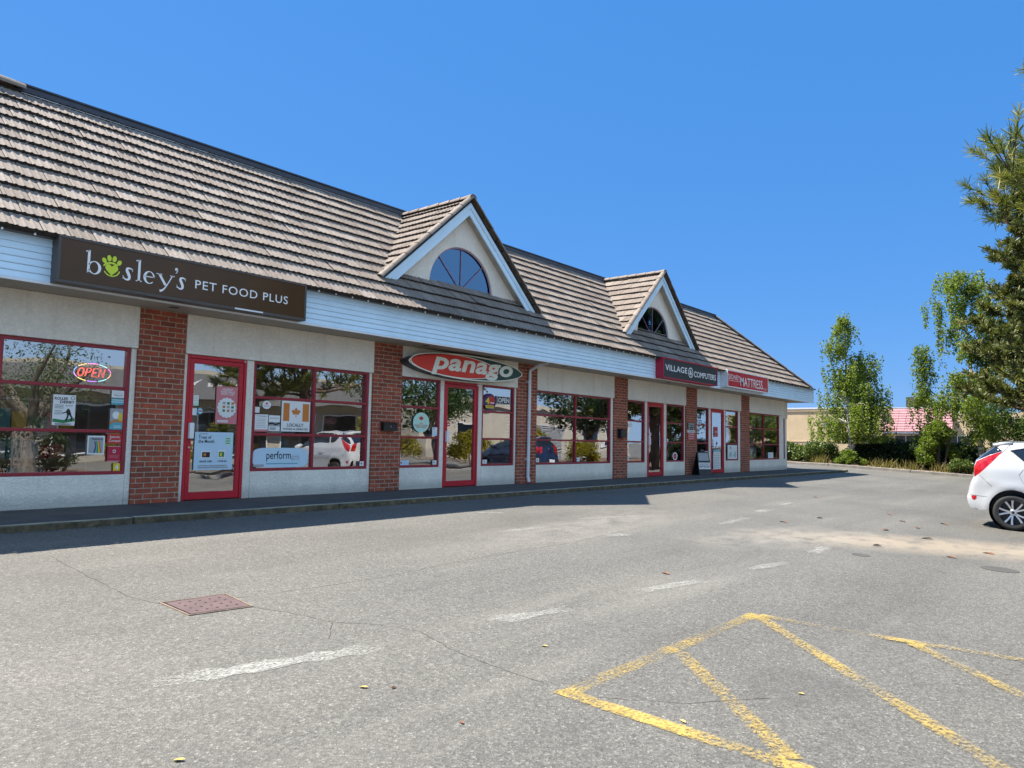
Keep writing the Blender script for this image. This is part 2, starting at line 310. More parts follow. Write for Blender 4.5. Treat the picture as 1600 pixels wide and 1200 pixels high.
def text_poly(body, bold=0.0, shear=0.0, space=1.0):
    key = (body, bold, shear, space)
    if key in _tc: return _tc[key]
    cu = bpy.data.curves.new('t', 'FONT'); cu.body = body; cu.offset = bold; cu.shear = shear; cu.space_character = space; cu.resolution_u = 3; cu.size = 1
    ob = bpy.data.objects.new('t', cu); me = ob.to_mesh()
    V = np.array([v.co[:2] for v in me.vertices]); F = [tuple(p.vertices) for p in me.polygons]
    ob.to_mesh_clear(); bpy.data.objects.remove(ob); bpy.data.curves.remove(cu)
    V = (V-V.min(0))/(V.max(0)-V.min(0)); _tc[key] = (V, F); return V, F
def put_text(mb, body, x0, x1, z0, z1, y, m=0, bold=0.0, shear=0.0, space=1.0, rev=False):
    V, F = text_poly(body, bold, shear, space)
    pts = [((x1-(x1-x0)*a) if rev else (x0+(x1-x0)*a), y, z0+(z1-z0)*b) for a, b in V]
    mb.add(pts, [f if not rev else f[::-1] for f in F], m)
def ellipse(cx, cz, rx, rz, y, n=32, a0=0, a1=2*PI, close=False):
    return [(cx+rx*math.cos(a0+(a1-a0)*i/n), y, cz+rz*math.sin(a0+(a1-a0)*i/n)) for i in range(n+(1 if close else 0))]
def ring(mb, cx, cz, rx, rz, ix, iz, y, a0=0, a1=2*PI, m=0, n=28, dx=0, dz=0):
    o = ellipse(cx, cz, rx, rz, y, n, a0, a1, True); i = ellipse(cx+dx, cz+dz, ix, iz, y, n, a0, a1, True); k = n+1
    mb.add(o+i, [(j, j+1, k+j+1, k+j) for j in range(n)], m)
def stroke(mb, pts, wd, y, m=0):   # variable-width pen stroke in the x-z plane
    n = len(pts); L = []; R = []
    for i, (x, z) in enumerate(pts):
        a = pts[max(i-1, 0)]; b = pts[min(i+1, n-1)]; dx, dz = b[0]-a[0], b[1]-a[1]; q = math.hypot(dx, dz) or 1
        nx, nz = -dz/q, dx/q; h = wd[i]/2; L.append((x+nx*h, y, z+nz*h)); R.append((x-nx*h, y, z-nz*h))
    mb.add(L+R, [(n+i, n+i+1, i+1, i) for i in range(n-1)], m)
def bez(p, n=14):
    out = []
    for i in range(n+1):
        t = i/n; q = [Vector(a) for a in p]
        while len(q) > 1: q = [q[j].lerp(q[j+1], t) for j in range(len(q)-1)]
        out.append((q[0].x, q[0].y))
    return out
LEAFPTS = [(0, 1), (.10, .70), (.28, .80), (.22, .38), (.46, .58), (.52, .44), (.86, .50), (.78, .30), (.95, .22), (.55, -.16), (.62, -.34), (.08, -.24), (.06, -.80)]
def maple(mb, cx, cz, s, y, m=0):
    pts = LEAFPTS+[(-a, b) for a, b in LEAFPTS[::-1] if a > 0]
    c = (cx, y, cz); P = [(cx+a*s, y, cz+b*s) for a, b in pts]; n = len(P)
    mb.add([c]+P, [(0, 1+(i+1) % n, 1+i) for i in range(n)], m)

# ------------------------------------------------------------------ ground
SL = .0485
def gz(y): return -.08+SL*(max(-13.0, min(y, 1.47))+1.7)
ys = [-500, -120, -60, -30, -13, -9, -5, -1.7, 1.47, 6, 20, 60, 150, 500]; xsg = [-500, -100, -20, 0, 20, 40, 80, 200, 500]
mb = MB(); mb.add([(x, y, gz(y)) for y in ys for x in xsg], [(j*9+i, j*9+i+1, (j+1)*9+i+1, (j+1)*9+i) for j in range(len(ys)-1) for i in range(8)])
ground = tag(mb.build('ground', ASPH), 'grey speckled asphalt parking lot in front of the shops', 'ground', kind='structure')
mb = MB()
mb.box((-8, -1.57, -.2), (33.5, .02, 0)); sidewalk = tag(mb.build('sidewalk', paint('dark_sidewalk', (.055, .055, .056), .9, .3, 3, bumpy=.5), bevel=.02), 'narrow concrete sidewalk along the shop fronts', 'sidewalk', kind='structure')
mb = MB()
x = -8.0
while x < 33.4:
    L = 3.0; mb.box((x, -1.70, -.25), (min(x+L-.012, 33.5), -1.575, .004+random.uniform(-.004, .004))); x += L
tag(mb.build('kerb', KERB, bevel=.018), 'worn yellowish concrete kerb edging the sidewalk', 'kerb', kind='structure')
mb = MB(); mb.box((33.6, -.2, -.3), (37.8, 6, -.02)); tag(mb.build('apron', paint('pale_concrete', (.36, .34, .31), .9, .12, 2, bumpy=.3)), 'pale concrete apron beyond the end of the shops', 'pavement', kind='structure')
SOIL = paint('soil', (.11, .075, .05), .95, .5, 3, bumpy=.8)
def m_soil():
    m, t, b, n, l = mk('bark_mulch'); co = objco(n, l)
    r = ramp(n, [(.3, (.05, .03, .02)), (.5, (.13, .085, .055)), (.75, (.26, .18, .11))]); l.new(noise(n, l, co, 7, 9, .75), r.inputs[0]); l.new(r.outputs[0], b.inputs['Base Color']); b.inputs['Roughness'].default_value = .95
    bump(n, l, b, noise(n, l, co, 18, 6), 1, .05); return m
SOIL = m_soil()
mb = MB(); nx, ny = 24, 60
mb.add([(38.1+i*.9, -32+j*1.0, gz(-32+j)+.10+.10*math.sin(i*.7+j*.37)*math.sin(j*.9)*min(i/4, 1)) for j in range(ny) for i in range(nx)], [(j*nx+i, j*nx+i+1, (j+1)*nx+i+1, (j+1)*nx+i) for j in range(ny-1) for i in range(nx-1)])
tag(mb.build('planting_bed', SOIL, smooth=True), 'mulched planting bed at the far edge of the parking lot', 'planting bed', kind='structure')
mb = MB()
for j in range(14):
    y0 = -32+j*3.6; mb.prism([(37.85, y0, gz(y0)-.2), (37.85, y0+3.58, gz(y0+3.58)-.2), (37.85, y0+3.58, gz(y0+3.58)+.13), (37.85, y0, gz(y0)+.13)], (.24, 0, 0))
tag(mb.build('bed_kerb', paint('grey_kerb', (.27, .24, .20), .9, .25, 4, bumpy=.4), bevel=.02), 'low concrete kerb in front of the planting bed', 'kerb', kind='structure')
mb = MB(); mb.box((-10, -17.0, -.75), (62, -16.75, gz(-16)+.13)); tag(mb.build('lot_kerb', CONC, bevel=.02), 'concrete kerb along the far side of the parking bays', 'kerb', kind='structure')
mb = MB(); mb.box((-10, -20.5, -.75), (62, -17.0, gz(-16)+.07)); tag(mb.build('verge', SOIL), 'mulched verge behind the parking bays', 'verge', kind='structure')

def strip(pts, wid, lift, jit=0.0, sub=.12):
    """thin sheet following the ground along a polyline; returns verts, faces"""
    P = []
    for a, b in zip(pts[:-1], pts[1:]):
        d = math.hypot(b[0]-a[0], b[1]-a[1]); k = max(1, int(d/sub))
        P += [(a[0]+(b[0]-a[0])*i/k, a[1]+(b[1]-a[1])*i/k) for i in range(k)]
    P.append(pts[-1]); V = []; F = []; n = len(P)
    for i, (x, y) in enumerate(P):
        a = P[max(i-1, 0)]; b = P[min(i+1, n-1)]; dx, dy = b[0]-a[0], b[1]-a[1]; q = math.hypot(dx, dy) or 1
        ox, oy = -dy/q*wid/2, dx/q*wid/2; jx, jy = (random.uniform(-jit, jit), random.uniform(-jit, jit)) if jit else (0, 0)
        ws = random.uniform(.5, 1.2) if jit else random.uniform(.96, 1.04)
        for s in (1, .62, -.62, -1): V.append((x+jx+s*ox*ws, y+jy+s*oy*ws, gz(y+jy+s*oy*ws)+lift))
    F = [(4*i+c+1, 4*i+c+5, 4*i+c+4, 4*i+c) for i in range(n-1) for c in range(3)]
    return V, F, P
YEL = m_worn('worn_yellow_paint', (.50, .35, .085), .46, 1.26); WHT = m_worn('worn_white_paint', (.42, .41, .37), .50, 1.40, 20, .8)
def near(p, spots): return max([1-math.hypot(p[0]-a, p[1]-b)/r for a, b, r in spots]+[0])
mk_root = empty('parking_marking', (0, 0, 0), 'worn yellow hatched no-parking box painted on the asphalt in the foreground', 'road marking')
FRESH = [(3.45, -8.40, .22), (3.48, -8.72, .25), (3.5, -9.58, .16), (4.68, -8.38, .08), (6.05, -8.38, .12), (6.24, -9.47, .16), (3.47, -9.12, .10), (3.47, -8.95, .12)]
for k, (pts, base) in enumerate([([(3.42, -8.36), (6.12, -8.40)], .12), ([(3.47, -8.42), (3.52, -9.6), (3.6, -12.6)], .10), ([(4.66, -8.45), (3.58, -9.56)], .06), ([(6.03, -8.46), (3.66, -10.9)], .07),
                                 ([(6.08, -8.45), (6.27, -9.5), (6.62, -10.9), (7.0, -12.6)], .26), ([(6.22, -9.55), (3.68, -12.2)], .16)]):
    V, F, P = strip(pts, .125, .0042+.0015*k); m_ = MB(); m_.add(V, F)
    wear = [base+.05+e-.50*near(p, FRESH)**.6+.10*math.sin(i*.9+k) for i, p in enumerate(P) for e in (.26, 0, 0, .26)]
    m_.build('painted_line', YEL, mk_root, wear=wear)
for k, (pts, base) in enumerate([([(1.9, -6.80), (2.3, -6.88), (3.2, -7.08)], -.02), ([(4.2, -7.13), (5.0, -7.31)], .14), ([(6.0, -7.34), (7.05, -7.53)], .02), ([(7.95, -7.58), (8.85, -7.72)], .02), ([(9.8, -7.70), (10.6, -7.62)], .0),
                                 ([(11.2, -5.80), (12.7, -5.70)], .08), ([(13.7, -5.44), (14.5, -5.42)], .06), ([(15.6, -5.21), (16.5, -5.18)], .08), ([(8.57, -2.95), (9.12, -3.22)], .10), ([(8.5, -5.36), (9.08, -5.56)], .08), ([(7.3, -4.4), (8.6, -4.5)], .16), ([(9.4, -4.2), (10.8, -4.5)], .16)]):
    V, F, P = strip(pts, .19, .0040, .008); m_ = MB(); m_.add(V, F); n_ = len(P)
    wear = [base+.04+_+.34*(2*abs(i/(n_-1)-.5))**3 for i in range(n_) for _ in (.25, 0, 0, .25)]
    tag(m_.build('white_dash', WHT, wear=wear), 'faded white paint dash worn into the grey asphalt', 'road marking', 'worn white dashes on the asphalt')
CRK = paint('crack_dark', (.075, .067, .055), 1.0, .3)
for pts in ([(2.64, -3.15), (2.58, -4.3), (2.56, -4.94), (2.62, -5.25)], [(3.15, -5.45), (3.75, -5.52), (4.55, -5.56), (6.09, -5.44), (7.8, -5.44), (10.2, -5.2)], [(3.11, -5.74), (3.26, -6.14), (3.32, -6.44), (3.55, -6.73), (3.65, -7.01), (3.54, -7.37), (3.49, -7.74), (3.5, -8.2)], [(3.32, -6.44), (3.08, -6.73)], [(3.55, -8.5), (3.85, -8.9), (4.3, -9.2)]):
    P = [pts[0]]
    for a, b in zip(pts[:-1], pts[1:]):
        k = max(2, int(math.hypot(b[0]-a[0], b[1]-a[1])/.09))
        P += [(a[0]+(b[0]-a[0])*i/k+random.uniform(-.012, .012), a[1]+(b[1]-a[1])*i/k+random.uniform(-.012, .012)) for i in range(1, k+1)]
    V, F, _ = strip(P, .0045, .0025, .003, 1.0); m_ = MB(); m_.add(V, F); m_.build('crack', CRK, ground)
# square steel access cover
def sheet_pt(x, y, h): return (x, y, gz(y)+h)
cov = empty('access_cover', (2.9, -5.5, gz(-5.5)), 'rusty pinkish square steel access cover set in the asphalt', 'access cover'); cov.rotation_euler = (0, 0, 0)
CX, CY = 2.9, -5.5
def cpt(x, y, h): return (x-CX, y-CY, gz(y)-gz(CY)+h)
m_ = MB(); m_.prism([cpt(2.675, -5.30, .002), cpt(3.125, -5.325, .002), cpt(3.095, -5.735, .002), cpt(2.675, -5.685, .002)], (0, 0, .006)); RUST = paint('rusty_pink_steel', (.105, .064, .062), .75, .25, 6, bumpy=.2); m_.build('cover_plate', RUST, cov)
m_ = MB()
for a, b in (((2.65, -5.275), (2.655, -5.70)), ((2.655, -5.70), (3.11, -5.755)), ((3.11, -5.755), (3.145, -5.315)), ((3.145, -5.315), (2.65, -5.275))): m_.tube([cpt(*a, .003), cpt(*b, .003)], .007, 4)
m_.build('cover_frame', paint('rusty_edge', (.24, .17, .12), .8, .4, 8), cov)
m_ = MB()
for i in range(5):
    for j in range(4): m_.lathe([(.0, .0005), (.010, .0005)], cpt(2.745+i*.075, -5.375-j*.085-.005*i, .0085), 'z', 8)
tag(m_.build('cover_holes', BLACK, cov), kind='stuff')
m_ = MB()
V, F, _ = strip([(2.64, -5.255), (3.14, -5.295)], .035, .003, .006); m_.add(V, F); m_.build('crack', CRK, ground)
for x, y, r in ((10.3, -8.14, .11), (10.83, -9.58, .20)):
    m_ = MB(); m_.add([sheet_pt(x+r*math.cos(a*PI/12), y+r*math.sin(a*PI/12), .004) for a in range(24)], [tuple(range(24))])
    o = m_.build('drain_cover', paint('dull_iron', (.072, .066, .058), .8, .2)); tag(o, 'round dark drain cover near the sandy patch' if r < .15 else 'larger round dark drain cover right of the sandy patch', 'drain cover')
V = []; Q = []
for _ in range(900):
    x = random.uniform(-2, 33); y = -1.71-abs(random.gauss(0, .05)); r_ = random.uniform(.006, .022)*(1.6 if random.random() < .1 else 1); a = random.uniform(0, 6.28); z = gz(y)+.003; b = len(V)
    V += [(x+r_*math.cos(a+k*2.1+random.uniform(-.3, .3)), y+r_*.7*math.sin(a+k*2.1), z+(.012 if k == 1 else .002)) for k in range(3)]; Q.append((b, b+1, b+2))
tag(np_mesh('kerb_grit', V, Q, paint('grit', (.13, .10, .07), .95, .5, 9)), 'dark grit and leaf litter lying along the kerb', 'grit', kind='stuff')
LEAFM = [paint('dry_brown_leaf', (.20, .085, .04), .8, .3), paint('dry_yellow_leaf', (.55, .43, .12), .8, .2), paint('dry_dark_leaf', (.06, .035, .025), .8, .3)]
for i, (x, y, k, s) in enumerate([(6.97, -7.12, 0, .05), (14.02, -6.49, 2, .07), (11.4, -8.07, 2, .08), (11.26, -9.0, 0, .07), (18.48, -5.04, 0, .07), (2.69, -7.56, 1, .026), (2.81, -7.67, 0, .02), (2.75, -8.24, 0, .02), (4.05, -7.77, 1, .024), (15.64, -8.2, 0, .08), (13.46, -7.71, 0, .09), (15.2, -7.6, 2, .08), (16.26, -7.15, 0, .07), (1.6, -7.7, 1, .026), (12.7, -6.3, 0, .07), (3.6, -9.0, 1, .022), (13.0, -8.4, 2, .09), (14.4, -8.0, 0, .08), (4.5, -9.3, 1, .02), (12.2, -9.3, 0, .08)]):
    a = random.uniform(0, 6.28); m_ = MB(); c_, s_ = math.cos(a), math.sin(a)
    P = [(1, 0, .0), (.4, .42, .22), (-.5, .38, .12), (-1, 0, .05), (-.5, -.38, .20), (.4, -.42, .10)]
    m_.add([(0, 0, .10*s)]+[(s*(c_*u-s_*v), s*(s_*u+c_*v), s*z+.006) for u, v, z in P], [(0, 1+q, 1+(q+1) % 6) for q in range(6)])
    o = m_.build('fallen_leaf', LEAFM[k]); o.location = (x, y, gz(y)); tag(o, ('brown dry leaf lying on the asphalt', 'small yellow leaf lying on the asphalt', 'dark curled leaf lying on the asphalt')[k], 'leaf', ('brown leaves on the asphalt', 'yellow leaves on the asphalt', 'dark leaves on the asphalt')[k])

# ------------------------------------------------------------------ shop building
B = empty('shop_building', (0, 0, 0), 'long shop row with brick pillars, white stucco and brown tiled roof with two gables', 'shop building')
SOZ, HZ, T1, T2, WB = 2.794, 2.20, 1.616, 1.017, .425
XE = 30.58
pillars = [(.10, .80), (4.652, 5.337), (8.936, 9.641), (13.195, 13.93), (17.399, 18.119), (21.718, 22.51), (26.133, 26.903)]
for a, b in pillars:
    m_ = MB(); m_.box((a, -.045, .002), (b, .30, SOZ)); m_.build('brick_pillar', BRICK, B, bevel=.006)
bays = [(-7.5, .10), (.80, 4.652), (5.337, 8.936), (9.641, 13.195), (13.93, 17.399), (18.119, 21.718), (22.51, 26.133), (26.903, XE)]
for a, b in bays:
    m_ = MB(); m_.box((a+.004, -.055, HZ), (b-.004, .12, SOZ)); m_.build('header_panel', STUC, B, bevel=.008)
def wallp(a, b, z0, z1): MB().box((a, -.002, z0), (b, .14, z1)).build('wall_panel', STUC, B, bevel=.004)
wallp(-7.5, .096, .002, HZ-.003)
def window(x0, x1, xm, z0=WB, z1=HZ, tz=(T1, T2), y=.03, base=True, mat=GLASS, fm=None, yaw=0.0):
    fm = fm or REDF; fw = .045; f = MB(); zs = [z0]+sorted(tz)+[z1]; xs_ = [x0]+list(xm)+[x1]
    f.box((x0, y-.03, z0), (x1, y+.05, z0+fw)); f.box((x0, y-.03, z1-fw), (x1, y+.05, z1-.002))
    for xx in (x0, x1-fw): f.box((xx, y-.032, z0+fw), (xx+fw, y+.05, z1-fw))
    for xx in xm: f.box((xx-fw/2, y-.028, z0+fw), (xx+fw/2, y+.05, z1-fw))
    for zz in tz:
        for q in range(len(xs_)-1):
            f.box((xs_[q]+(fw if q == 0 else fw/2), y-.026, zz-fw/2), (xs_[q+1]-(fw if q == len(xs_)-2 else fw/2), y+.05, zz+fw/2))
    fr = f.build('window', fm, B, bevel=.004)
    g = MB()
    for q in range(len(xs_)-1):
        for k in range(len(zs)-1):
            a, b = random.uniform(-.004, .004), random.uniform(-.003, .003)
            yo = yaw*((xs_[q]+xs_[q+1])/2-(x0+x1)/2); a += yaw; y_ = y; y = y_+yo
            hx = (xs_[q+1]-xs_[q])/2; hz_ = (zs[k+1]-zs[k])/2
            g.add([(xs_[q], y+.012-a*hx-b*hz_, zs[k]), (xs_[q+1], y+.012+a*hx-b*hz_, zs[k]), (xs_[q+1], y+.012+a*hx+b*hz_, zs[k+1]), (xs_[q], y+.012-a*hx+b*hz_, zs[k+1])], [(0, 1, 2, 3)]); y = y_
    g.build('pane', mat, fr)
    return fr
def door(x0, x1, brights=True):
    f = MB(); z1 = HZ-.004; y = .02
    f.box((x0, y-.03, .01), (x0+.045, y+.06, z1)); f.box((x1-.045, y-.03, .01), (x1, y+.06, z1)); f.box((x0+.045, y-.032, z1-.05), (x1-.045, y+.06, z1))
    d = f.build('door', REDD, B, bevel=.004)
    lf = MB(); a, b = x0+.052, x1-.052; st = .062
    lf.box((a, y-.022, .02), (a+st, y+.035, z1-.056)); lf.box((b-st, y-.022, .02), (b, y+.035, z1-.056)); lf.box((a+st, y-.021, .02), (b-st, y+.035, .13)); lf.box((a+st, y-.021, z1-.125), (b-st, y+.035, z1-.056))
    lf.build('door_leaf', REDD, d, bevel=.004)
    g = MB(); g.add([(a+st, y+.012, .13), (b-st, y+.008, .13), (b-st, y+.010, z1-.125), (a+st, y+.012, z1-.125)], [(0, 1, 2, 3)]); g.build('pane', GLASS, d)
    h = MB(); h.box((a+.004, y-.085, .93), (a+.075, y-.02, 1.17)); h.build('handle', WHITE, d, bevel=.012)
    h = MB(); h.lathe([(0, -.015), (.017, -.015), (.017, 0)], (a+.03, y-.02, .80), 'y', 14); h.build('lock', METAL, d)
    bar = MB(); bar.tube([(a+st, y+.055, 1.11), (b-st, y+.055, 1.11)], .014, 8); bar.box((a+st, y+.045, 1.08), (a+st+.25, y+.085, 1.15)); bar.build('push_bar', ALU, d)
    cl = MB(); cl.box((x1-.06, y-.05, z1-.045), (x1-.035, y-.03, z1-.01)); cl.build('closer', METAL, d)
    return d
def base(a, b): MB().box((a, -.012, .002), (b, .10, WB-.003)).build('wall_panel', STUC, B, bevel=.006)
def post(a, b): MB().box((a, -.008, .002), (b, .10, HZ-.003)).build('wall_post', STUC, B, bevel=.004)
window(.88, 4.566, [3.008]); base(.86, 4.572); post(4.576, 4.648); post(.804, .856)
post(5.341, 5.393); door(5.397, 6.371); post(6.375, 6.498); window(6.502, 8.866, [7.682], yaw=.022); base(6.502, 8.868); post(8.872, 8.932)
window(9.650, 10.734, []); base(9.645, 10.734); post(10.738, 10.843); door(10.847, 11.895); post(11.899, 12.018); window(12.022, 13.128, []); base(12.022, 13.130); post(13.134, 13.191)
window(13.936, 17.283, [15.63]); base(13.936, 17.285); post(17.289, 17.395)
window(18.13, 19.154, []); base(18.123, 19.156); post(19.160, 19.288); door(19.292, 20.306); post(20.31, 20.468); window(20.472, 21.662, []); base(20.472, 21.660); post(21.664, 21.714)
window(22.515, 23.473, []); base(22.515, 23.475); post(23.479, 23.626); door(23.63, 24.71); post(24.714, 24.832); window(24.836, 25.94, []); base(24.836, 25.942); post(25.946, 26.129)
window(26.91, 30.098, [28.45]); base(26.907, 30.10); post(30.104, XE)
# set-back end bay
wx = 31.25
MB().box((XE+.004, .06, HZ-.1), (wx, .5, SOZ)).build('header_panel', STUC, B); MB().box((XE+.004, .10, .002), (wx, .5, WB)).build('wall_panel', STUC, B)
MB().box((XE+.46, .10, WB), (wx, .5, HZ-.1)).build('wall_post', STUC, B); window(XE+.01, XE+.45, [], z1=HZ-.1, y=.14)
MB().box((wx-.2, .502, .002), (wx, 14, SOZ)).build('wall_panel', STUC, B); MB().box((-7.5, 13.8, .002), (wx-.21, 14, 6.0)).build('wall_panel', STUC, B); MB().box((-7.5, .142, .002), (-7.3, 13.79, 6.0)).build('wall_panel', STUC, B)
# rooms behind the glass
rm = MB(); rm.box((-7.29, .145, .003), (wx-.21, 13.7, .012), 1); rm.box((-7.29, .125, 2.70), (wx-.21, 13.7, 2.72)); rm.box((-7.29, 6.0, .012), (wx-.21, 6.1, 2.70))
for xx in (-.2, 9.25, 13.55, 22.1): rm.box((xx, .32, .012), (xx+.1, 5.99, 2.70))
rm.build('interior', [ROOMW, ROOMF], B)
# fascia and soffit
YF = -.80; FB, FT = 2.80, 3.40; XF = 31.9
fa = MB(); nl = 7; hh = (FT-FB)/nl
for i in range(nl):
    z0 = FB+i*hh; pts = [(YF+.06, z0), (YF-.004, z0), (YF-.008, z0+.012), (YF+.006, z0+hh-.003), (YF+.06, z0+hh-.003)]
    fa.add([(-7.6, y, z) for y, z in pts]+[(XF, y, z) for y, z in pts], [(k, k+1, k+6, k+5) for k in range(4)])
    fa.add([(XF+YF-y, -.8, z) for y, z in pts]+[(XF+YF-y, 13, z) for y, z in pts], [(k+5, k+6, k+1, k) for k in range(4)])
fa.build('fascia', SIDING, B)
mb2 = MB(); mb2.box((-7.6, YF-.012, FB-.03), (XF, YF+.02, FB-.002)); mb2.box((XF-.03, YF-.016, FB-.03), (XF+.012, YF+.03, FT)); mb2.build('fascia_trim', TRIM, B)
sf = MB(); xx = -7.6
while xx < XF-.1:
    sf.box((xx, YF+.022, SOZ+.002), (min(xx+.296, XF-.03), 1.0, SOZ+.03)); xx += .30
sf.box((-7.6, YF+.02, SOZ+.012), (XF-.03, .2, SOZ+.04))
sf.build('soffit', SOFF, B)
for xx in (4.95, 9.9, 14.5, 19.8, 25.5):
    m_ = MB(); m_.lathe([(.0, -.006), (.055, -.006), (.075, 0)], (xx, -.42, SOZ+.001), 'z', 20); m_.build('soffit_light', DGREY, B)
gt = MB(); gt.box((-7.6, YF-.11, FT-.075), (XF, YF-.012, FT-.03)); gt.box((-7.6, YF-.012, FT-.02), (XF, YF+.02, FT+.02)); gt.box((XF-.05, YF+.022, FT-.005), (XF+.03, 13, FT+.028)); gt.box((XF-1.1, YF+.022, FT-.02), (XF-.052, 13, FT+.0)); gt.build('gutter', BROWN, B)

# tiles -----------------------------------------------------------
def tiled(name, O, E, S, L, W, clip=None, course=.316, lift=.043, parent=None, tw=.302, ribs=3, start=0.0):
    """stepped courses of ribbed tiles on a slope: O eave corner, E along the eave, S up the slope"""
    O, E, S = Vector(O), Vector(E).normalized(), Vector(S).normalized(); N = E.cross(S).normalized()
    if N.z < 0: N = -N
    flip = E.cross(S).dot(N) < 0
    V = []; Q = []; T = []; per = 6*ribs; prof = []
    for k in range(per+1):
        p = (k % 6)/6; prof.append(.011*(1 if .12 < p < .42 else 0))
    V_append = V.append
    for j in range(int(math.ceil(W/course))):
        d0 = j*course; d1 = min(d0+course*1.04, W+.02); off = (j % 2)*tw*.5+random.uniform(-.02, .02)
        for i in range(-1, int(L/tw)+2):
            a0 = i*tw+off; a1 = a0+tw*.972
            lo, hi = clip(d0) if clip else (0, L); lo2, hi2 = clip(d1) if clip else (0, L)
            if a1 < min(lo, lo2) or a0 > max(hi, hi2): continue
            jit = random.uniform(0, .006) if random.random() > .06 else random.uniform(.006, .014); tone = min(1, max(.08, random.gauss(.5, .2))); tilt = random.uniform(-.004, .004); sd = random.uniform(-.006, .006) if random.random() > .03 else random.uniform(-.03, .015)
            b = len(V)
            for k in range(per+1):
                a = a0+(a1-a0)*k/per; h = prof[k]
                al = min(max(a, lo), hi); au = min(max(a, lo2), hi2); t_ = tilt*(k/per-.5)*2
                for aa, dd, hh_ in ((al, d0+sd, -.004), (al, d0+sd, lift+h+jit+t_), (au, d1, .004+h*.8+jit*.3+t_)):
                    V_append(O+E*aa+S*dd+N*hh_)
            for k in range(per):
                for r in (0, 1):
                    q = (b+k*3+r, b+(k+1)*3+r, b+(k+1)*3+r+1, b+k*3+r+1); Q.append(q[::-1] if flip else q); T.append(tone if r else 0.0)  # butt faces near-black: edge dirt, with the course shadow painted into the colour
    return np_mesh(name, [tuple(v) for v in V], Q, TILE, parent, T)
RZ0 = 3.50; CRY = 1.74; CRX = 27.9; HEX = 30.95
rz = lambda y: RZ0+(y+.8)      # main slope, 45 degrees
W = (CRY+.96)*math.sqrt(2)
hipx = lambda d: HEX-(HEX-CRX)*d/W
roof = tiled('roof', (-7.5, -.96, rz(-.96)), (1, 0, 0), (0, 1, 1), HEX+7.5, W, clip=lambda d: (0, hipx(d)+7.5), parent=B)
# underlay, hip side and flat top
zc = rz(CRY)
u = MB(); u.add([(-7.5, -.86, rz(-.86)-.03), (HEX, -.86, rz(-.86)-.03), (CRX, CRY, zc-.03), (-7.5, CRY, zc-.03)], [(0, 1, 2, 3)]); u.add([(-7.5, CRY, zc-.04), (CRX, CRY, zc-.04), (CRX, 13, zc-.04), (-7.5, 13, zc-.04)], [(0, 1, 2, 3)]); u.build('roof_deck', DGREY, roof)
Sd = Vector((-(HEX-CRX), 0, zc-rz(-.9))); Wd = Sd.length
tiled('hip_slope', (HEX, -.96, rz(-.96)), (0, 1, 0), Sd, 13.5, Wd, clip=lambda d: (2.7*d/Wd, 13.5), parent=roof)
def caps(name, a, b, r, n, parent, mat=TILE, lap=1.12, droop=.35):
    """half-round ridge tiles laid end over end from a to b"""
    a, b = Vector(a), Vector(b); d = (b-a); L = d.length/n; d.normalize(); side = d.cross(Vector((0, 0, 1))).normalized(); up = side.cross(d); m_ = MB(); tn = []
    for i in range(n):
        p0 = a+d*(i*L); p1 = p0+d*(L*lap); rr = r*random.uniform(.97, 1.03); k = 9; vs = []
        for p, q in ((p0, rr*1.10), (p1, rr*.92)):
            for sh in (1.0, .80):
                for j in range(k):
                    t = PI*(j/(k-1)); vs.append(p+(side*math.cos(t)+up*(math.sin(t)*.85-droop*.3))*q*sh)
        f = [(j, j+1, 2*k+j+1, 2*k+j) for j in range(k-1)]+[(j, k+j, k+j+1, j+1) for j in range(k-1)]+[(2*k+j, 2*k+j+1, 3*k+j+1, 3*k+j) for j in range(k-1)]+[(0, 2*k, 3*k, k), (k-1, 2*k-1, 4*k-1, 3*k-1)]
        m_.add(vs, f); t_ = random.uniform(.3, .9); tn += [t_]*len(f)
    m_.tone = tn; return m_.build(name, mat, parent, smooth=False)
caps('hip_caps', (HEX+.03, -.99, rz(-.96)+.02), (CRX, CRY-.03, zc+.03), .10, 11, roof)
cr = MB(); cr.box((3.45, CRY-.01, zc-.015), (CRX, CRY+.12, zc+.125)); cr.box((3.42, CRY-.035, zc+.125), (CRX+.03, CRY+.15, zc+.150)); cr.build('crest_flashing', DARKM, roof)
cr = MB(); cr.prism([(3.5, CRY-.055, zc-.012), (3.5, CRY-.012, zc+.022), (3.5, CRY-.012, zc-.002)], (CRX-3.5, 0, 0)); cr.build('crest_trim', TRIM, roof)
caps('ridge_caps', (-7.5, CRY+.02, zc+.06), (3.50, CRY+.02, zc+.06), .14, 30, roof)

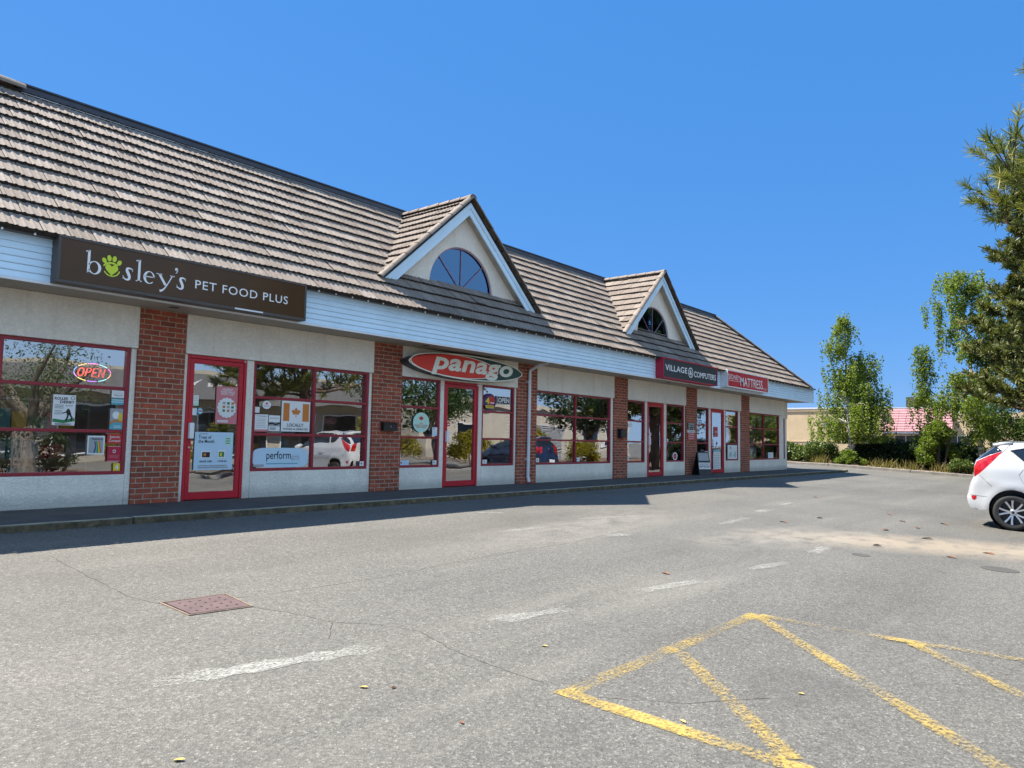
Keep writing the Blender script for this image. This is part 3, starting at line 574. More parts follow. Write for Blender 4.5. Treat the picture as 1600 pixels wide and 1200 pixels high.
# dormers ---------------------------------------------------------
def dormer(xc, hw, ap, yg, arch):
    zb = rz(yg)+.02; rise = ap-zb; sl_ = math.hypot(hw, rise); pz = rise/hw
    D = empty('dormer'); D.parent = B
    ym = lambda z: z-RZ0-.8           # main-roof y at height z
    for s in (-1, 1):
        Sv = Vector((-s*hw, 0, rise)); Wl = sl_
        f = lambda d: max(.0, ym(zb+rise*min(d, Wl)/Wl)-yg+.05)
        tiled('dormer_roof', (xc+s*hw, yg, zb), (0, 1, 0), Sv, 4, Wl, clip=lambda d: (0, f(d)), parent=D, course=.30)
        dk = MB(); dk.add([(xc+s*hw, yg+.01, zb-.02), (xc, yg+.01, ap-.02), (xc, ym(ap)+.1, ap-.02), (xc+s*hw, ym(zb)+.1, zb-.02)], [(0, 1, 2, 3)]); dk.build('roof_deck', DGREY, D)
        caps('rake_caps', (xc+s*(hw+.03), yg+.0, zb+.02), (xc+s*.03, yg+.0, ap+.02), .078, 8, D)
        # bargeboard
        dv = Vector((-s*hw, 0, rise)).normalized(); nv = Vector((s*rise, 0, hw)).normalized()
        p0 = Vector((xc+s*(hw-.05), yg+.045, zb)); L = (xc-p0.x)/dv.x; p1 = p0+dv*L; hgt = .21
        b_ = MB(); dn = -nv*hgt; low0 = p0+dn; low1 = Vector((xc, p1.y, p1.z-hgt/ (nv.z)))
        b_.prism([p0-nv*.02, p1-Vector((0, 0, .02/nv.z)), low1, low0], (0, .03, 0)); q0 = p0-nv*.10; q1 = p1-Vector((0, 0, .10/nv.z)); b_.prism([p0-nv*.015-Vector((0, .022, 0)), p1-Vector((0, .022, .015/nv.z)), q1-Vector((0, .022, 0)), q0-Vector((0, .022, 0))], (0, .02, 0))
        b_.build('bargeboard', SIDING, D)
        # gable soffit boards
        g_ = MB(); yw = arch['yw']; k = 9
        for i in range(k):
            t0, t1 = i/k, (i+1)/k-.006; a0 = low0.lerp(low1, t0); a1 = low0.lerp(low1, t1)
            g_.prism([(a0.x, yg+.076, a0.z+.05), (a1.x, yg+.076, a1.z+.05), (a1.x, yw+.02, a1.z+.05), (a0.x, yw+.02, a0.z+.05)], (0, 0, .02))
        g_.build('gable_soffit', SOFF, D)
    caps('dormer_ridge_caps', (xc, yg-.05, ap+.03), (xc, ym(ap)+.05, ap+.03), .095, 7, D)
    # wall with an arched opening
    yw = arch['yw']; zw = rz(yw)-.05; ca, ra, rh, z0 = arch['xc'], arch['rx'], arch['rz'], arch['z0']
    hwz = (ap-.14-zw)/pz
    outer = [(xc+hwz, zw), (xc, ap-.14), (xc-hwz, zw)]; n = 26
    inner = [(ca+ra*math.cos(PI*i/n), z0+rh*math.sin(PI*i/n)) for i in range(n+1)]
    pts = outer+inner; ed = [(0, 1), (1, 2), (2, 0)]+[(3+i, 4+i) for i in range(n)]+[(3+n, 3)]
    vv, ee, ff, *_ = delaunay_2d_cdt([Vector(p) for p in pts], ed, [], 1, 1e-5)
    def inside(x, z): return z > z0 and ((x-ca)/ra)**2+((z-z0)/rh)**2 < 1
    wv = MB(); keep = []
    for f in ff:
        cx = sum(vv[i].x for i in f)/3; cz = sum(vv[i].y for i in f)/3
        if not inside(cx, cz): keep.append(tuple(f))
    wv.add([(p.x, yw, p.y) for p in vv], keep)
    wv.add([(a, yw, b) for a, b in inner]+[(a, yw+.09, b) for a, b in inner], [(i, i+1, n+2+i, n+1+i) for i in range(n)]+[(0, n+1, 2*n+1, n)])
    wv.build('dormer_wall', m_DW, D)
    fr = MB(); fw = .03
    ring(fr, ca, z0, ra, rh, ra-fw, rh-fw, yw+.03, 0, PI, n=26); fr.add([(ca-ra, yw+.03, z0), (ca+ra, yw+.03, z0), (ca+ra, yw+.03, z0+fw), (ca-ra, yw+.03, z0+fw)], [(0, 1, 2, 3)])
    for a in (PI/2, PI/4, 3*PI/4): fr.tube([(ca, yw+.045, z0+.02), (ca+(ra-.02)*math.cos(a), yw+.045, z0+(rh-.02)*math.sin(a))], .009, 6)
    w_ = fr.build('arched_window', paint('mauve_frame', (.34, .19, .26), .5, .1), D)
    g_ = MB(); g_.add([(a, yw+.06, b) for a, b in inner], [tuple(range(n+1))]); g_.build('arched_pane', DGLASS, D)
    bk = MB(); bk.prism([(ca+(a-ca)*1.02, yw+.10, z0+(b-z0)*1.02) for a, b in inner], (0, .35, 0)); bk.build('attic_space', BLACK, D)
m_DW = m_stucco('dormer_stucco', (.86, .79, .69))
dormer(11.11, 2.38, 6.02, -.41, dict(yw=-.17, xc=11.13, rx=.96, rz=.93, z0=4.09))
dormer(19.60, 2.24, 6.05, -.38, dict(yw=-.13, xc=19.42, rx=.95, rz=.92, z0=4.10))

# ------------------------------------------------------------------ fixtures on the building
dp = MB(); dp.tube([(13.58, -.62, SOZ), (13.58, -.40, SOZ-.03), (13.58, -.10, SOZ-.16), (13.575, -.095, SOZ-.3), (13.56, -.095, .16), (13.56, -.13, .04)], .038, 12)
for z in (.55, 2.35): dp.box((13.51, -.10, z), (13.62, -.04, z+.03))
dp.build('downpipe', TRIM, B, smooth=False)
m_ = MB(); m_.box((9.14, -.15, 1.13), (9.47, -.046, 1.28)); m_.prism([(9.13, -.045, 1.305), (9.13, -.17, 1.275), (9.13, -.17, 1.265), (9.13, -.045, 1.265)], (.35, 0, 0)); m_.box((9.295, -.156, 1.20), (9.315, -.15, 1.22), 1)
tag(m_.build('mailbox', [BLACK, METAL], bevel=.004), 'black metal mailbox on the brick pillar left of the red oval pizza sign', 'mailbox')
m_ = MB(); m_.box((17.58, -.17, 1.12), (17.86, -.046, 1.35)); m_.prism([(17.57, -.045, 1.375), (17.57, -.19, 1.34), (17.57, -.19, 1.33), (17.57, -.045, 1.33)], (.30, 0, 0))
tag(m_.build('mailbox', [BLACK], bevel=.004), 'black metal mailbox on the brick pillar left of the computer shop', 'mailbox')
for i, (col, z0, z1, tx, nm, lb) in enumerate([(DGREY, 1.44, 1.66, ['HOURS', 'MON - FRI', '9 - 5'], 'notice', 'dark grey hours notice at the top of the brick pillar beside the mattress shop'), (PAPER, 1.345, 1.425, ['TURN AROUND'], 'notice', 'narrow white notice on the brick pillar beside the mattress shop'), (RED, 1.12, 1.335, ['CUSTOMER', 'PARKING', 'ONLY'], 'notice', 'red parking notice on the brick pillar beside the mattress shop')]):
    m_ = MB(); m_.box((21.80, -.062, z0), (22.31, -.046, z1), 0)
    for k, t_ in enumerate(tx):
        h = (z1-z0)/len(tx); put_text(m_, t_, 21.86, 22.25, z1-h*(k+.8), z1-h*(k+.2), -.0635, 1, .01)
    tag(m_.build(nm, [col, PAPER if i != 1 else INK]), lb, 'notice')
# string of small lights along the gutter
st = empty('string_lights', (0, YF-.115, FT-.05), 'string of small white lights clipped along the gutter', 'string lights')
m_ = MB(); L_ = []; x = 2.0
bx = []
while x < 31.8:
    bx.append(x); L_ += [(x, -.0, -.01), (x+.17, .0, -.022)]; x += .335
m_.tube(L_, .004, 4); m_.build('wire', DGREY, st)
m_ = MB(); m_.lathe([(0, -.020), (.012, -.016), (.015, 0), (.010, .014), (0, .016)], (0, 0, 0), 'z', 8); b0 = None
for x in bx[:98]:
    if b0 is None: b0 = m_.build('bulb', WHITE, st, smooth=True); o = b0
    else: o = b0.copy(); COL.objects.link(o); o.parent = st
    o.location = (x, -.012, -.022+random.uniform(-.006, .006))

# ------------------------------------------------------------------ shop signs
def sign_box(name, x0, x1, z0, z1, y0, y1, frame, face, label, fw=.03):
    S = empty(name, (x0, y0, z0), label, 'shop sign'); ox, oy, oz = x0, y0, z0
    m_ = MB(); m_.box((0, 0, 0), (x1-x0, y1-y0, fw)); m_.box((0, 0, z1-z0-fw), (x1-x0, y1-y0, z1-z0)); m_.box((0, 0, fw), (fw, y1-y0, z1-z0-fw)); m_.box((x1-x0-fw, 0, fw), (x1-x0, y1-y0, z1-z0-fw)); m_.build('sign_case', frame, S, bevel=.003)
    m_ = MB(); m_.box((fw, .010, fw), (x1-x0-fw, y1-y0-.01, z1-z0-fw)); m_.build('sign_face', face, S)
    return S, (lambda mb, nm, mat: fin(mb, nm, mat, S))
def fin(mb, nm, mat, S):
    o = S.location; mb.v = [(a-o.x, b-o.y, c-o.z) for a, b, c in mb.v]; return mb.build(nm, mat, S)
BZ0, BZ1 = 2.795, 3.375
S1, f1 = sign_box('shop_sign', 3.235, 6.75, BZ0, BZ1, -1.0, YF+.01, BROWN, SIGNBR, 'dark brown pet food shop sign with white lettering and lime paw on the fascia', .035)
yy = -.993; m_ = MB(); BL = 2.965; XH = .152; AS = .285
def serif(x, z, w, h=.012): stroke(m_, [(x-w/2, z), (x+w/2, z)], [h, h], yy)
def stem(x, z0, z1, w=.030): stroke(m_, [(x, z0), (x, z1)], [w, w], yy)
stem(3.585, BL, BL+AS); stroke(m_, [(3.548, BL+AS-.022), (3.585, BL+AS-.004)], [.012, .016], yy); stroke(m_, [(3.575, BL+.006), (3.600, BL+.006)], [.014, .014], yy)
ring(m_, 3.655, BL+XH*.5, .078, .083, .048, .072, yy, -2.75, 2.75, dx=-.005)
def ess(x, s=1.0):
    p = bez([(x+.058, BL+XH*.86), (x+.03, BL+XH*1.10), (x-.062, BL+XH*1.06), (x-.062, BL+XH*.62), (x+.075, BL+XH*.52), (x+.075, BL-.030), (x-.035, BL-.035), (x-.058, BL+XH*.22)], 20)
    wd = [.012+.026*math.sin(PI*i/20)**1.3 for i in range(21)]; stroke(m_, p, wd, yy)
    stroke(m_, [(x+.056, BL+XH*.97), (x+.056, BL+XH*.74)], [.008, .010], yy); stroke(m_, [(x-.057, BL+.004), (x-.057, BL+XH*.30)], [.010, .008], yy)
ess(4.055)
stem(4.195, BL, BL+AS); serif(4.195, BL+.006, .075); stroke(m_, [(4.152, BL+AS-.022), (4.195, BL+AS-.004)], [.012, .016], yy)
ring(m_, 4.325, BL+XH*.5, .074, .084, .046, .073, yy, .05, 5.55, dx=.006); stroke(m_, [(4.262, BL+XH*.56), (4.396, BL+XH*.56)], [.012, .012], yy)
stroke(m_, bez([(4.455, BL+XH), (4.50, BL+XH*.5), (4.545, BL+.01)], 4), [.032]*5, yy); stroke(m_, bez([(4.632, BL+XH), (4.575, BL+XH*.25), (4.53, -.075+BL), (4.47, BL-.075)], 8), [.014, .014, .014, .015, .016, .018, .022, .026, .03], yy)
serif(4.455, BL+XH-.004, .075, .012); serif(4.632, BL+XH-.004, .060, .012)
m_.add(ellipse(4.682, BL+AS-.035, .021, .022, yy, 14), [tuple(range(14))]); stroke(m_, bez([(4.695, BL+AS-.035), (4.70, BL+AS-.075), (4.67, BL+AS-.095)], 5), [.018, .017, .014, .010, .006, .003], yy)
ess(4.755)
put_text(m_, 'PET FOOD PLUS', 4.952, 6.42, 3.005, 3.125, yy, 0, .004, 0, 1.12)
f1(m_, 'lettering', WHITE)
m_ = MB(); pc = (3.857, 3.045)
for ax, az, ang, rx, rzz in ((-.092, .112, .5, .026, .036), (-.035, .150, .15, .026, .040), (.028, .150, -.15, .026, .040), (.088, .112, -.5, .026, .036)):
    m_.add([(pc[0]+ax+rx*math.cos(t)*math.cos(ang)-rzz*math.sin(t)*math.sin(ang), yy, pc[1]+az+rx*math.cos(t)*math.sin(ang)+rzz*math.sin(t)*math.cos(ang)) for t in [2*PI*i/16 for i in range(16)]], [tuple(range(16))])
ring(m_, pc[0], pc[1]+.02, .103, .100, .088, .086, yy, 3.6, 6.1); ring(m_, pc[0]-.005, pc[1]+.03, .100, .075, .082, .052, yy, .6, 3.0)
m_.add([(pc[0]+.005*0+.078*math.sin(t)**3*1.0, yy, pc[1]+.012+.0052*(13*math.cos(t)-5*math.cos(2*t)-2*math.cos(3*t)-math.cos(4*t))) for t in [2*PI*i/36 for i in range(36)]], [tuple(range(35, -1, -1))])
f1(m_, 'paw_emblem', LIME)
m_ = MB(); m_.box((5.55, -1.006, 2.805), (6.0, -1.001, 2.827)); f1(m_, 'repair_tape', TRIM)

# oval pizza sign
PX, PZ, PRX, PRZ = 11.30, 2.487, 1.74, .262; py0, py1 = -.30, -.056
S2 = empty('oval_sign', (PX, py1, PZ), 'oval red and dark green pizza shop sign with cream lettering under the soffit', 'shop sign')
def lens(sc=1.0, y=0, n=56, ex=.86):
    P = []
    for i in range(n):
        t = 2*PI*i/n; c, s = math.cos(t), math.sin(t)
        P.append((PX+PRX*sc*math.copysign(abs(c)**1.0, c), y, PZ+PRZ*(1-(1-sc)*PRX/PRZ*.75)*math.copysign(abs(s)**1.15, s)))
    return P
m_ = MB(); m_.prism(lens(1, py0), (0, py1-py0, 0)); fin(m_, 'sign_case', DGREY, S2)
m_ = MB(); a = lens(1.0, py0-.004); b = lens(.982, py0-.004); n = len(a); m_.add(a+b, [(i, n+i, n+(i+1) % n, (i+1) % n) for i in range(n)])
# cream swoosh outline between red and green
sw = bez([(PX+.05*PRX, PZ-.225), (PX+.45*PRX, PZ-.25), (PX+.60*PRX, PZ-.15), (PX+.66*PRX, PZ-.02)], 12)
fin(m_, 'sign_rim', CREAM, S2)
m_ = MB(); m_.poly(lens(.982, py0-.002)[::-1]); fin(m_, 'green_field', DKGREEN, S2)
m_ = MB(); red = []
n = 40
for i in range(n):
    t = 2*PI*i/n; c, s = math.cos(t), math.sin(t); red.append((PX-.40+1.27*c*(1.0 if c < 0 else 1.0), py0-.004, PZ+.222*math.copysign(abs(s)**1.05, s)-.022*c))
m_.poly(red[::-1]); fin(m_, 'red_field', PANRED, S2)
m_ = MB(); ro = [(PX-.40+1.30*math.cos(2*PI*i/n), py0-.003, PZ+.236*math.sin(2*PI*i/n)-.022*math.cos(2*PI*i/n)) for i in range(n)]; m_.poly(ro[::-1]); fin(m_, 'swoosh', CREAM, S2)
m_ = MB(); 
x0 = 10.17; tot = 2.52
put_text(m_, 'panago', x0, x0+tot, PZ-.215, PZ+.150, py0-.0055, 0, .030, .22, 1.04); fin(m_, 'lettering', CREAM, S2)

S3, f3 = sign_box('shop_sign', 18.32, 21.85, 2.80, 3.365, -1.05, YF+.01, CRIM, SIGNGR, 'charcoal computer shop sign with red edge and white lettering on the fascia', .028)
m_ = MB(); yb = -1.043; put_text(m_, 'VILLAGE', 18.44, 19.78, 3.02, 3.19, yb, 0, .012, 0, 1.02); put_text(m_, 'COMPUTERS', 20.22, 21.74, 2.965, 3.135, yb, 0, .012, 0, 1.0)
ring(m_, 20.0, 3.07, .155, .150, .125, .122, yb); put_text(m_, '&', 19.91, 20.09, 2.995, 3.145, yb, 0, .015); f3(m_, 'lettering', WHITE)
m_ = MB(); m_.box((18.36, -1.07, 3.352), (21.85, -1.045, 3.37)); f3(m_, 'top_edge', CRIM)
S4, f4 = sign_box('shop_sign', 22.62, 26.15, 2.835, 3.40, -1.05, YF+.01, TRIM, SIGNRD, 'red mattress shop sign with white frame and lettering on the fascia', .035)
m_ = MB(); put_text(m_, 'SIDNEY', 22.70, 23.62, 3.10, 3.26, yb, 0, -.002, 0, 1.0); put_text(m_, 'MATTRESS', 23.66, 25.62, 2.935, 3.235, yb, 0, .004, 0, 1.0); put_text(m_, 'CENTRE', 25.66, 26.02, 2.945, 2.985, yb, 0)
m_.box((22.72, yb, 3.055), (23.6, yb+.001, 3.067)); m_.box((25.66, yb, 2.925), (26.02, yb+.001, 2.93)); f4(m_, 'lettering', WHITE)

#@@PART2
# ------------------------------------------------------------------ notices and posters in the windows
PM = [PAPER, INK, RED, CRIM, PINKP, GREENP, YELP, PURP, TEALP, MINT, ORG, BLUEP, GREYP]
Pp, Ik, Rd, Cr, Pk, Gn, Yl, Pu, Te, Mi, Og, Bl, Gy = range(13)
def poster(name, label, x0, x1, z0, z1, col, items, y=.010, cat='poster', group=None, shape='r', rev=False):
    m_ = MB(); w_, h_ = x1-x0, z1-z0
    if shape == 'e': m_.prism(ellipse((x0+x1)/2, (z0+z1)/2, w_/2, h_/2, y, 28), (0, .002, 0), col)
    else: m_.box((x0, y, z0), (x1, y+.002, z1), col)
    for k, it in enumerate(items):
        yy = y-.0008-.0005*k
        if it[0] == 't': put_text(m_, it[1], x0+it[2]*w_, x0+it[3]*w_, z0+it[4]*h_, z0+it[5]*h_, yy, it[6], *it[7:])
        elif it[0] == 'r': m_.add([(x0+it[1]*w_, yy, z0+it[3]*h_), (x0+it[2]*w_, yy, z0+it[3]*h_), (x0+it[2]*w_, yy, z0+it[4]*h_), (x0+it[1]*w_, yy, z0+it[4]*h_)], [(0, 1, 2, 3)], it[5])
        elif it[0] == 'e': m_.add(ellipse(x0+it[1]*w_, z0+it[2]*h_, it[3]*w_, it[4]*h_, yy, 20), [tuple(range(20))], it[5])
        elif it[0] == 'm': maple(m_, x0+it[1]*w_, z0+it[2]*h_, it[3], yy, it[4])
        elif it[0] == 's': stroke(m_, [(x0+a*w_, z0+b*h_) for a, b in it[1]], [it[2]]*len(it[1]), yy, it[3])
        elif it[0] == 'l':   # lines of print too small to read
            for q in range(it[5]):
                zz = it[3]+(it[4]-it[3])*(q+.5)/it[5]; m_.add([(x0+it[1]*w_, yy, z0+(zz-.012)*h_), (x0+(it[2]-random.uniform(0, .2)*(it[2]-it[1]))*w_, yy, z0+(zz-.012)*h_), (x0+(it[2]-.02)*w_, yy, z0+(zz+.012)*h_), (x0+it[1]*w_, yy, z0+(zz+.012)*h_)], [(0, 1, 2, 3)], it[6])
    return tag(m_.build(name, PM), label, cat, group)
poster('poster', 'white roller derby poster with a skater on green ground in the pet shop window', 3.628, 3.900, 1.085, 1.487, Pp,
       [('t', 'ROLLER', .06, .66, .83, .92, Ik, .03), ('t', 'DERBY', .30, .96, .72, .81, Ik, .03), ('e', .86, .90, .10, .06, Ik), ('e', .86, .90, .075, .045, Pp), ('t', 'June 8', .56, .86, .62, .67, Ik, .02), ('l', .08, .5, .54, .68, 3, Gy), ('l', .08, .42, .34, .5, 3, Gy), ('s', [(.02, .16), (.5, .12), (.98, .20)], .042, Gn),
        ('e', .68, .51, .055, .04, Ik), ('s', [(.66, .50), (.74, .34)], .05, Ik), ('s', [(.70, .46), (.42, .39)], .012, Ik), ('s', [(.68, .36), (.66, .26), (.60, .18)], .02, Ik), ('s', [(.76, .36), (.86, .26), (.82, .18)], .02, Ik), ('e', .60, .16, .05, .025, Ik), ('e', .84, .16, .05, .025, Ik), ('l', .12, .9, .02, .06, 1, Ik)])
poster('card', 'white card in the upper right corner of the pet shop window, above the teal card', 4.35, 4.515, 1.485, 1.585, Pp, [('l', .1, .9, .5, .9, 2, Gy), ('t', 'WALK IN', .2, .85, .22, .45, Ik)], cat='card')
poster('card', 'teal striped card just under the white card in the pet shop window', 4.352, 4.515, 1.39, 1.475, Te, [('r', .0, 1, .35, .5, Bl), ('r', 0, 1, .7, .8, Pp)], cat='card')
poster('poster', 'colourful pet poster with teal base in the right edge of the pet shop window', 4.345, 4.515, 1.045, 1.335, Gy, [('r', 0, 1, 0, .35, Te), ('s', [(.0, .28), (.4, .42), (1, .36)], .03, Og), ('e', .45, .68, .28, .18, Pp), ('e', .8, .6, .16, .2, Yl), ('l', .3, .9, .06, .2, 2, Pp)])
poster('poster', 'small rainbow path picture in the lowest row of the pet shop window', 4.075, 4.295, .698, .953, Pp, [('r', .08, .92, .08, .92, Gy)]+[('s', [(.42+.06*k, .70), (.50+.05*k, .45), (.40+.10*k, .08)], .016, c) for k, c in enumerate((Pu, Te, Gn, Yl, Og))]+[('t', 'Rainbow', .25, .9, .78, .9, Ik)])
poster('decal', 'orange red decal above the maroon one in the pet shop window', 4.325, 4.515, .845, .98, Rd, [('t', 'Jamie', .15, .85, .5, .85, Pp), ('t', 'Compel', .12, .9, .12, .45, Pp)], cat='decal')
poster('decal', 'maroon square decal with white border in the pet shop window corner', 4.338, 4.515, .60, .815, Cr, [('r', .03, .97, .965, .98, Pp), ('r', .03, .97, .02, .035, Pp), ('e', .5, .66, .12, .11, Pp), ('e', .5, .66, .08, .07, Cr), ('l', .1, .9, .2, .45, 3, Pk)], cat='decal')
poster('sticker', 'yellow number 4 sticker at the bottom of the pet shop window', 4.425, 4.515, .472, .575, Yl, [('t', '4', .25, .75, .15, .85, Pp, .02)], cat='sticker')
poster('poster', 'pink sale poster with scalloped white disc inside the pet shop door', 5.884, 6.240, 1.169, 1.751, Pk,
       [('t', 'HURRY!', .28, .78, .89, .95, Pp, .02), ('t', 'THESE DEALS', .18, .86, .83, .88, Pp, .02), ('t', "WON'T LAST", .2, .84, .77, .82, Pp, .02)]+[('e', .5+.36*math.cos(a*PI/8), .43+.22*math.sin(a*PI/8), .09, .055, Pp) for a in range(16)]+[('e', .5, .43, .37, .225, Pp)]+[('r', .30+.2*i, .42+.2*i, .32+.1*j, .385+.1*j, (Gn, Og, Gy)[(i+j) % 3]) for i in range(3) for j in range(3)]+[('l', .06, .6, .03, .1, 2, Pp)])
poster('poster', 'pale blue treat of the month poster on the pet shop door', 5.574, 6.20, .46, 1.035, Bl,
       [('t', 'Treat of', .09, .42, .82, .91, Ik, .02), ('t', 'the Month', .09, .50, .71, .80, Ik, .02), ('l', .1, .35, .93, .97, 1, Gy), ('r', .78, .95, .66, .88, Mi), ('l', .8, .93, .68, .86, 3, Gn), ('r', .17, .43, .30, .50, Pp), ('r', .20, .40, .33, .47, Ik), ('r', .24, .30, .36, .44, Og), ('r', .60, .80, .30, .52, Pp), ('r', .63, .77, .34, .48, Gn), ('r', .66, .71, .36, .45, Yl), ('t', 'SAVE 10%', .14, .46, .20, .25, Ik, .02), ('t', '2 FOR $5', .6, .84, .20, .25, Ik, .02), ('l', .1, .9, .04, .14, 2, Gy)])
poster('card', 'white and green card at the left edge of the pet shop door glass', 5.52, 5.605, 1.43, 1.59, Pp, [('r', .0, 1, .0, .3, Mi), ('l', .1, .9, .4, .9, 3, Gn)], cat='card')
poster('card', 'small white card below the green card on the pet shop door', 5.515, 5.585, 1.285, 1.392, Pp, [('r', .5, 1, .1, .8, Bl)], cat='card')
poster('sticker', 'round blue sticker on the pet shop door', 5.592, 5.68, 1.30, 1.405, Te, [('e', .5, .5, .34, .34, Bl), ('r', .2, .8, .4, .6, Rd)], cat='sticker', shape='e')
poster('sticker', 'round white heart sticker in the flag poster window', 6.684, 6.842, 1.432, 1.568, Pp, [('m', .5, .62, .03, Rd), ('t', 'local', .22, .78, .28, .45, Ik)], cat='sticker', shape='e')
poster('card', 'tiny white card under the round heart sticker at the window edge', 6.557, 6.638, 1.365, 1.459, Pp, [('l', .2, .9, .2, .8, 2, Gy)], cat='card')
poster('notice', 'white printed notice in the middle left of the flag poster window', 6.561, 6.800, 1.063, 1.341, Pp, [('t', 'WE ARE HIRING', .12, .88, .86, .93, Ik), ('l', .1, .9, .2, .78, 6, Gy), ('r', .0, 1, .0, .12, Pk)], cat='notice')
poster('notice', 'photo notice with a grey landscape left of the maple leaf flag poster', 6.814, 7.022, 1.075, 1.333, Pp, [('t', 'ADOPTION DAY', .1, .9, .78, .86, Ik), ('r', .0, 1, .30, .58, Gy), ('s', [(.0, .45), (.3, .5), (.6, .42), (1, .52)], .03, Ik), ('l', .1, .7, .06, .24, 3, Ik)], cat='notice')
poster('flag_poster', 'red and white maple leaf flag poster reading locally owned', 7.046, 7.606, 1.073, 1.585, Pp,
       [('r', .06, .27, .34, .93, Og), ('r', .73, .96, .34, .93, Og), ('m', .5, .62, .098, Og), ('t', 'LOCALLY', .20, .78, .16, .27, Ik, .015), ('t', 'OWNED & OPERATED', .06, .94, .05, .115, Ik, .01)])
def slab(x0, x1, z0, z1, c):
    P = []
    for i in range(24):
        t = 2*PI*i/24; P.append(((x0+x1)/2+(x1-x0)/2*math.copysign(abs(math.cos(t))**.35, math.cos(t)), .0135, (z0+z1)/2+(z1-z0)/2*math.copysign(abs(math.sin(t))**.45, math.sin(t))))
    return P
m_ = MB(); m_.prism(slab(6.555, 7.60, .475, .80, Bl), (0, .006, 0), Bl); put_text(m_, 'perform', 6.80, 7.26, .575, .745, .0120, Ik, .008); put_text(m_, 'atrin', 7.27, 7.43, .595, .70, .0120, Gy)
m_.box((6.57, .0128, .490), (6.76, .0145, .53), Gy)
m_.add([(6.8, .0132, .53), (7.4, .0132, .53), (7.4, .0132, .548), (6.8, .0132, .548)], [(0, 1, 2, 3)], Te); tag(m_.build('window_banner', PM), 'pale blue rounded pet food banner along the bottom of the flag poster window', 'banner')
def alarm(x0, x1, z0, z1, lb): poster('sticker', lb, x0, x1, z0, z1, Pp, [('m', .4, .5, .02, Ik), ('r', .3, .5, .35, .65, Ik)], cat='sticker')
alarm(8.72, 8.815, .475, .56, 'small white alarm sticker in the corner of the flag poster window')
poster('decal', 'mint oval decal with maple leaf in the window left of the pizza door', 10.011, 10.452, 1.115, 1.517, Mi, [('m', .5, .68, .07, Rd), ('t', '100%', .4, .6, .42, .47, Rd, .02), ('t', 'PROUDLY CANADIAN', .1, .9, .33, .39, Rd, .02), ('t', 'OWNED & OPERATED', .18, .82, .24, .30, Rd, .02)], cat='decal', shape='e')
poster('card', 'pale blue card at the right edge of the window left of the pizza door', 10.54, 10.685, 1.055, 1.231, Bl, [('r', .05, .95, .3, .95, Pp), ('t', 'WE', .1, .5, .7, .9, Ik), ('l', .1, .8, .35, .6, 2, Gy)], cat='card')
m_ = MB(); m_.prism(ellipse(10.24, .585, .30, .055, .05, 28), (0, .002, 0), Gy); put_text(m_, 'panago', 10.02, 10.46, .548, .625, .0485, Ik, .04, .2); tag(m_.build('decal', PM), 'grey oval pizza shop decal low in the left window', 'decal')
alarm(10.575, 10.685, .475, .56, 'small white sticker low in the right corner of the mint decal window')
poster('card', 'pale blue card low in the left corner of the mint decal window', 9.70, 9.93, .475, .565, Bl, [('r', .05, .2, .3, .7, Rd), ('l', .25, .9, .2, .8, 2, Gy)], cat='card')
poster('sticker', 'small red and white tag beside the pizza shop door handle', 10.97, 11.05, 1.265, 1.335, Rd, [('r', .1, .9, .35, .65, Pp)], cat='sticker')
poster('decal', 'purple round pizza deal decal with a yellow 4', 12.08, 12.50, 1.655, 2.020, Pu, [('e', .62, .58, .30, .28, Rd), ('t', '4', .16, .48, .35, .75, Yl, .05), ('r', .55, .85, .40, .47, Pp), ('r', .18, .82, .10, .28, Yl), ('t', 'TOPPINGS', .24, .78, .14, .24, Ik)], cat='decal', shape='e')
poster('open_sign', 'white framed black OPEN sign in the window right of the pizza door', 12.531, 12.998, 1.800, 1.982, Pp, [('r', .03, .97, .07, .93, Ik), ('t', 'OPEN', .09, .92, .2, .8, Pp, .03)], cat='open sign')
alarm(12.09, 12.23, .475, .56, 'small white sticker low in the window right of the pizza door')
alarm(14.0, 14.12, .485, .585, 'small white sticker in the lower left corner of the blue sky reflecting window'); alarm(15.70, 15.83, .485, .585, 'small white sticker beside the mullion of the window right of the downpipe')
poster('card', 'white card at the left edge of the computer shop window', 18.23, 18.46, 1.435, 1.548, Pp, [('l', .1, .9, .2, .8, 3, Gy)], cat='card'); alarm(18.19, 18.30, .485, .585, 'small white sticker low in the left computer shop window')
poster('sticker', 'small white sticker by the computer shop door handle', 19.43, 19.56, 1.195, 1.29, Pp, [('m', .5, .5, .03, Ik)], cat='sticker'); poster('card', 'red card hanging below the sticker on the computer shop door', 19.43, 19.58, .92, 1.155, Cr, [('l', .1, .9, .3, .8, 3, Pk)], cat='card')
poster('decal', 'oval white and red decal low in the computer shop window', 20.915, 21.236, .472, .715, Pp, [('e', .5, .5, .34, .36, Rd), ('l', .25, .75, .35, .65, 2, Pp)], cat='decal', shape='e')
poster('card', 'pale blue flyer low in the window beside the mattress shop door', 23.22, 23.425, .475, .749, Bl, [('r', .1, .9, .6, .9, Pp), ('l', .1, .9, .1, .5, 3, Te)], cat='card')
poster('poster', 'dark flyer with white picture low in the window left of the mattress shop door', 22.70, 23.17, .475, .71, Ik, [('r', .08, .6, .3, .85, Gy), ('r', .66, .95, .5, .85, Pp), ('l', .1, .9, .05, .25, 2, Pp)])
poster('poster', 'tall white price list poster on the mattress shop door', 23.864, 24.45, .14, .807, Pp, [('r', 0, 1, .88, 1, Te), ('t', 'HOURS', .1, .9, .90, .98, Pp), ('l', .06, .9, .05, .82, 9, Gy)])
